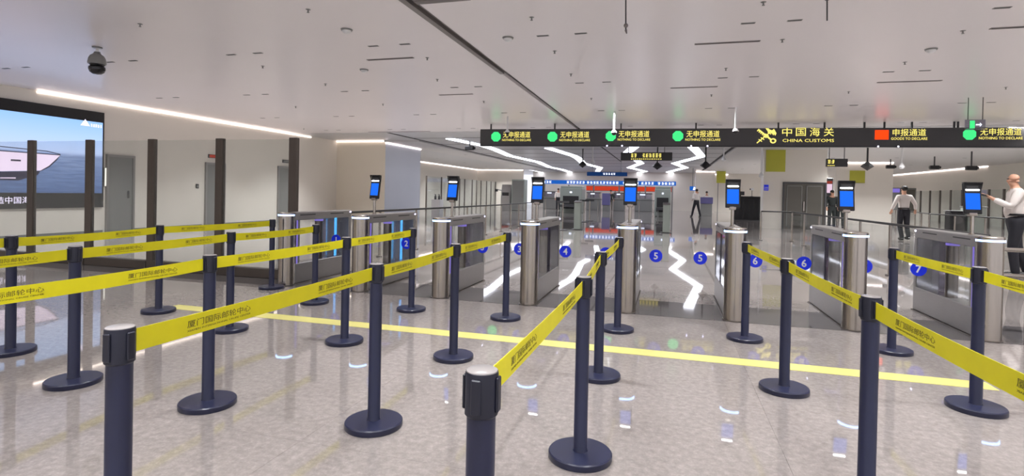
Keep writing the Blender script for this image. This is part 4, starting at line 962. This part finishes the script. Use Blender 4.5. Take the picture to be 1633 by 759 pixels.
# bald man at the right edge, facing left with a device
p = Pz(1615, 443)
person('bald man in a white shirt and dark trousers holding a device at the right edge', (p.x+0.02, p.y, 0), -PI/2-0.25,
       {'L': ((0.24, -0.1, 1.16), (0.14, -0.36, 1.32)), 'R': ((-0.23, 0.12, 1.16), (-0.26, 0.02, 0.93))},
       {'L': ((0.08, -0.05, 0.5), (0.08, 0.0, 0.09)), 'R': ((-0.12, 0.05, 0.5), (-0.12, 0.2, 0.09))}, 1.86, bald=True, lean=0.04, belly=0.03)
rz_ = -PI/2-0.25; kk = 1.86/1.74; hx, hy, hz = 0.14*kk, (-0.40-0.04*0.42)*kk, 1.32*kk
q = Vector((p.x+0.02+hx*math.cos(rz_)-hy*math.sin(rz_), p.y+hx*math.sin(rz_)+hy*math.cos(rz_), hz))
t = thing('handheld_device', 'dark handheld device held out by the bald man', 'device', (q.x, q.y, q.z+0.01), 0.1)
part('case', MB().bbox(-0.22, 0.08, -0.04, 0.04, 0.0, 0.028, 0.008), 'black', t, (0, 0, 0), (0, 0.2, 0)); part('screen', MB().box(-0.19, 0.04, -0.03, 0.03, 0.028, 0.03), 'dark_grey', t, (0, 0, 0), (0, 0.2, 0))
# guard striding far back
p = Pz(1110, 346)
person('guard in a light shirt and dark trousers striding far back behind lane 5', (p.x, p.y, 0), PI+0.5,
       {'L': ((0.24, 0.05, 1.18), (0.18, -0.15, 1.05)), 'R': ((-0.26, -0.08, 1.2), (-0.2, -0.16, 1.5))},
       {'L': ((0.14, -0.1, 0.5), (0.2, -0.16, 0.09)), 'R': ((-0.14, 0.05, 0.5), (-0.2, 0.16, 0.09))}, 1.82)
x, w = Ybox(1117, 1137, 41.2)
person('officer in a light shirt standing behind the violet desk far back', (x+w*0.5, 41.3, 0), 0, ARM_D, LEG_S, 1.72)
a = Py(1323, 330, 27.5); b = Py(1336, 330, 27.5)
person('left of two people in dark uniform standing in the corridor right of the double door', (a.x+0.22, 28.0, 0), 0.2, ARM_D, LEG_S, 1.74, 'uniform', 'uniform')
person('right of two people in dark uniform standing in the corridor right of the double door', (b.x+0.3, 28.2, 0), -0.3, ARM_D, LEG_S, 1.74, 'uniform', 'uniform')
p = Pz(893, 335)
person('distant man in a pale shirt and dark trousers beside the left baggage scanner', (p.x, 43.0, 0), 0.4, ARM_D, LEG_S, 1.76)
p = Py(977, 310, 47.6)
person('distant officer in dark clothes among the far booths under the red banner', (p.x, 46.0, 0), 0.3, ARM_D, LEG_S, 1.74, 'uniform', 'trousers')
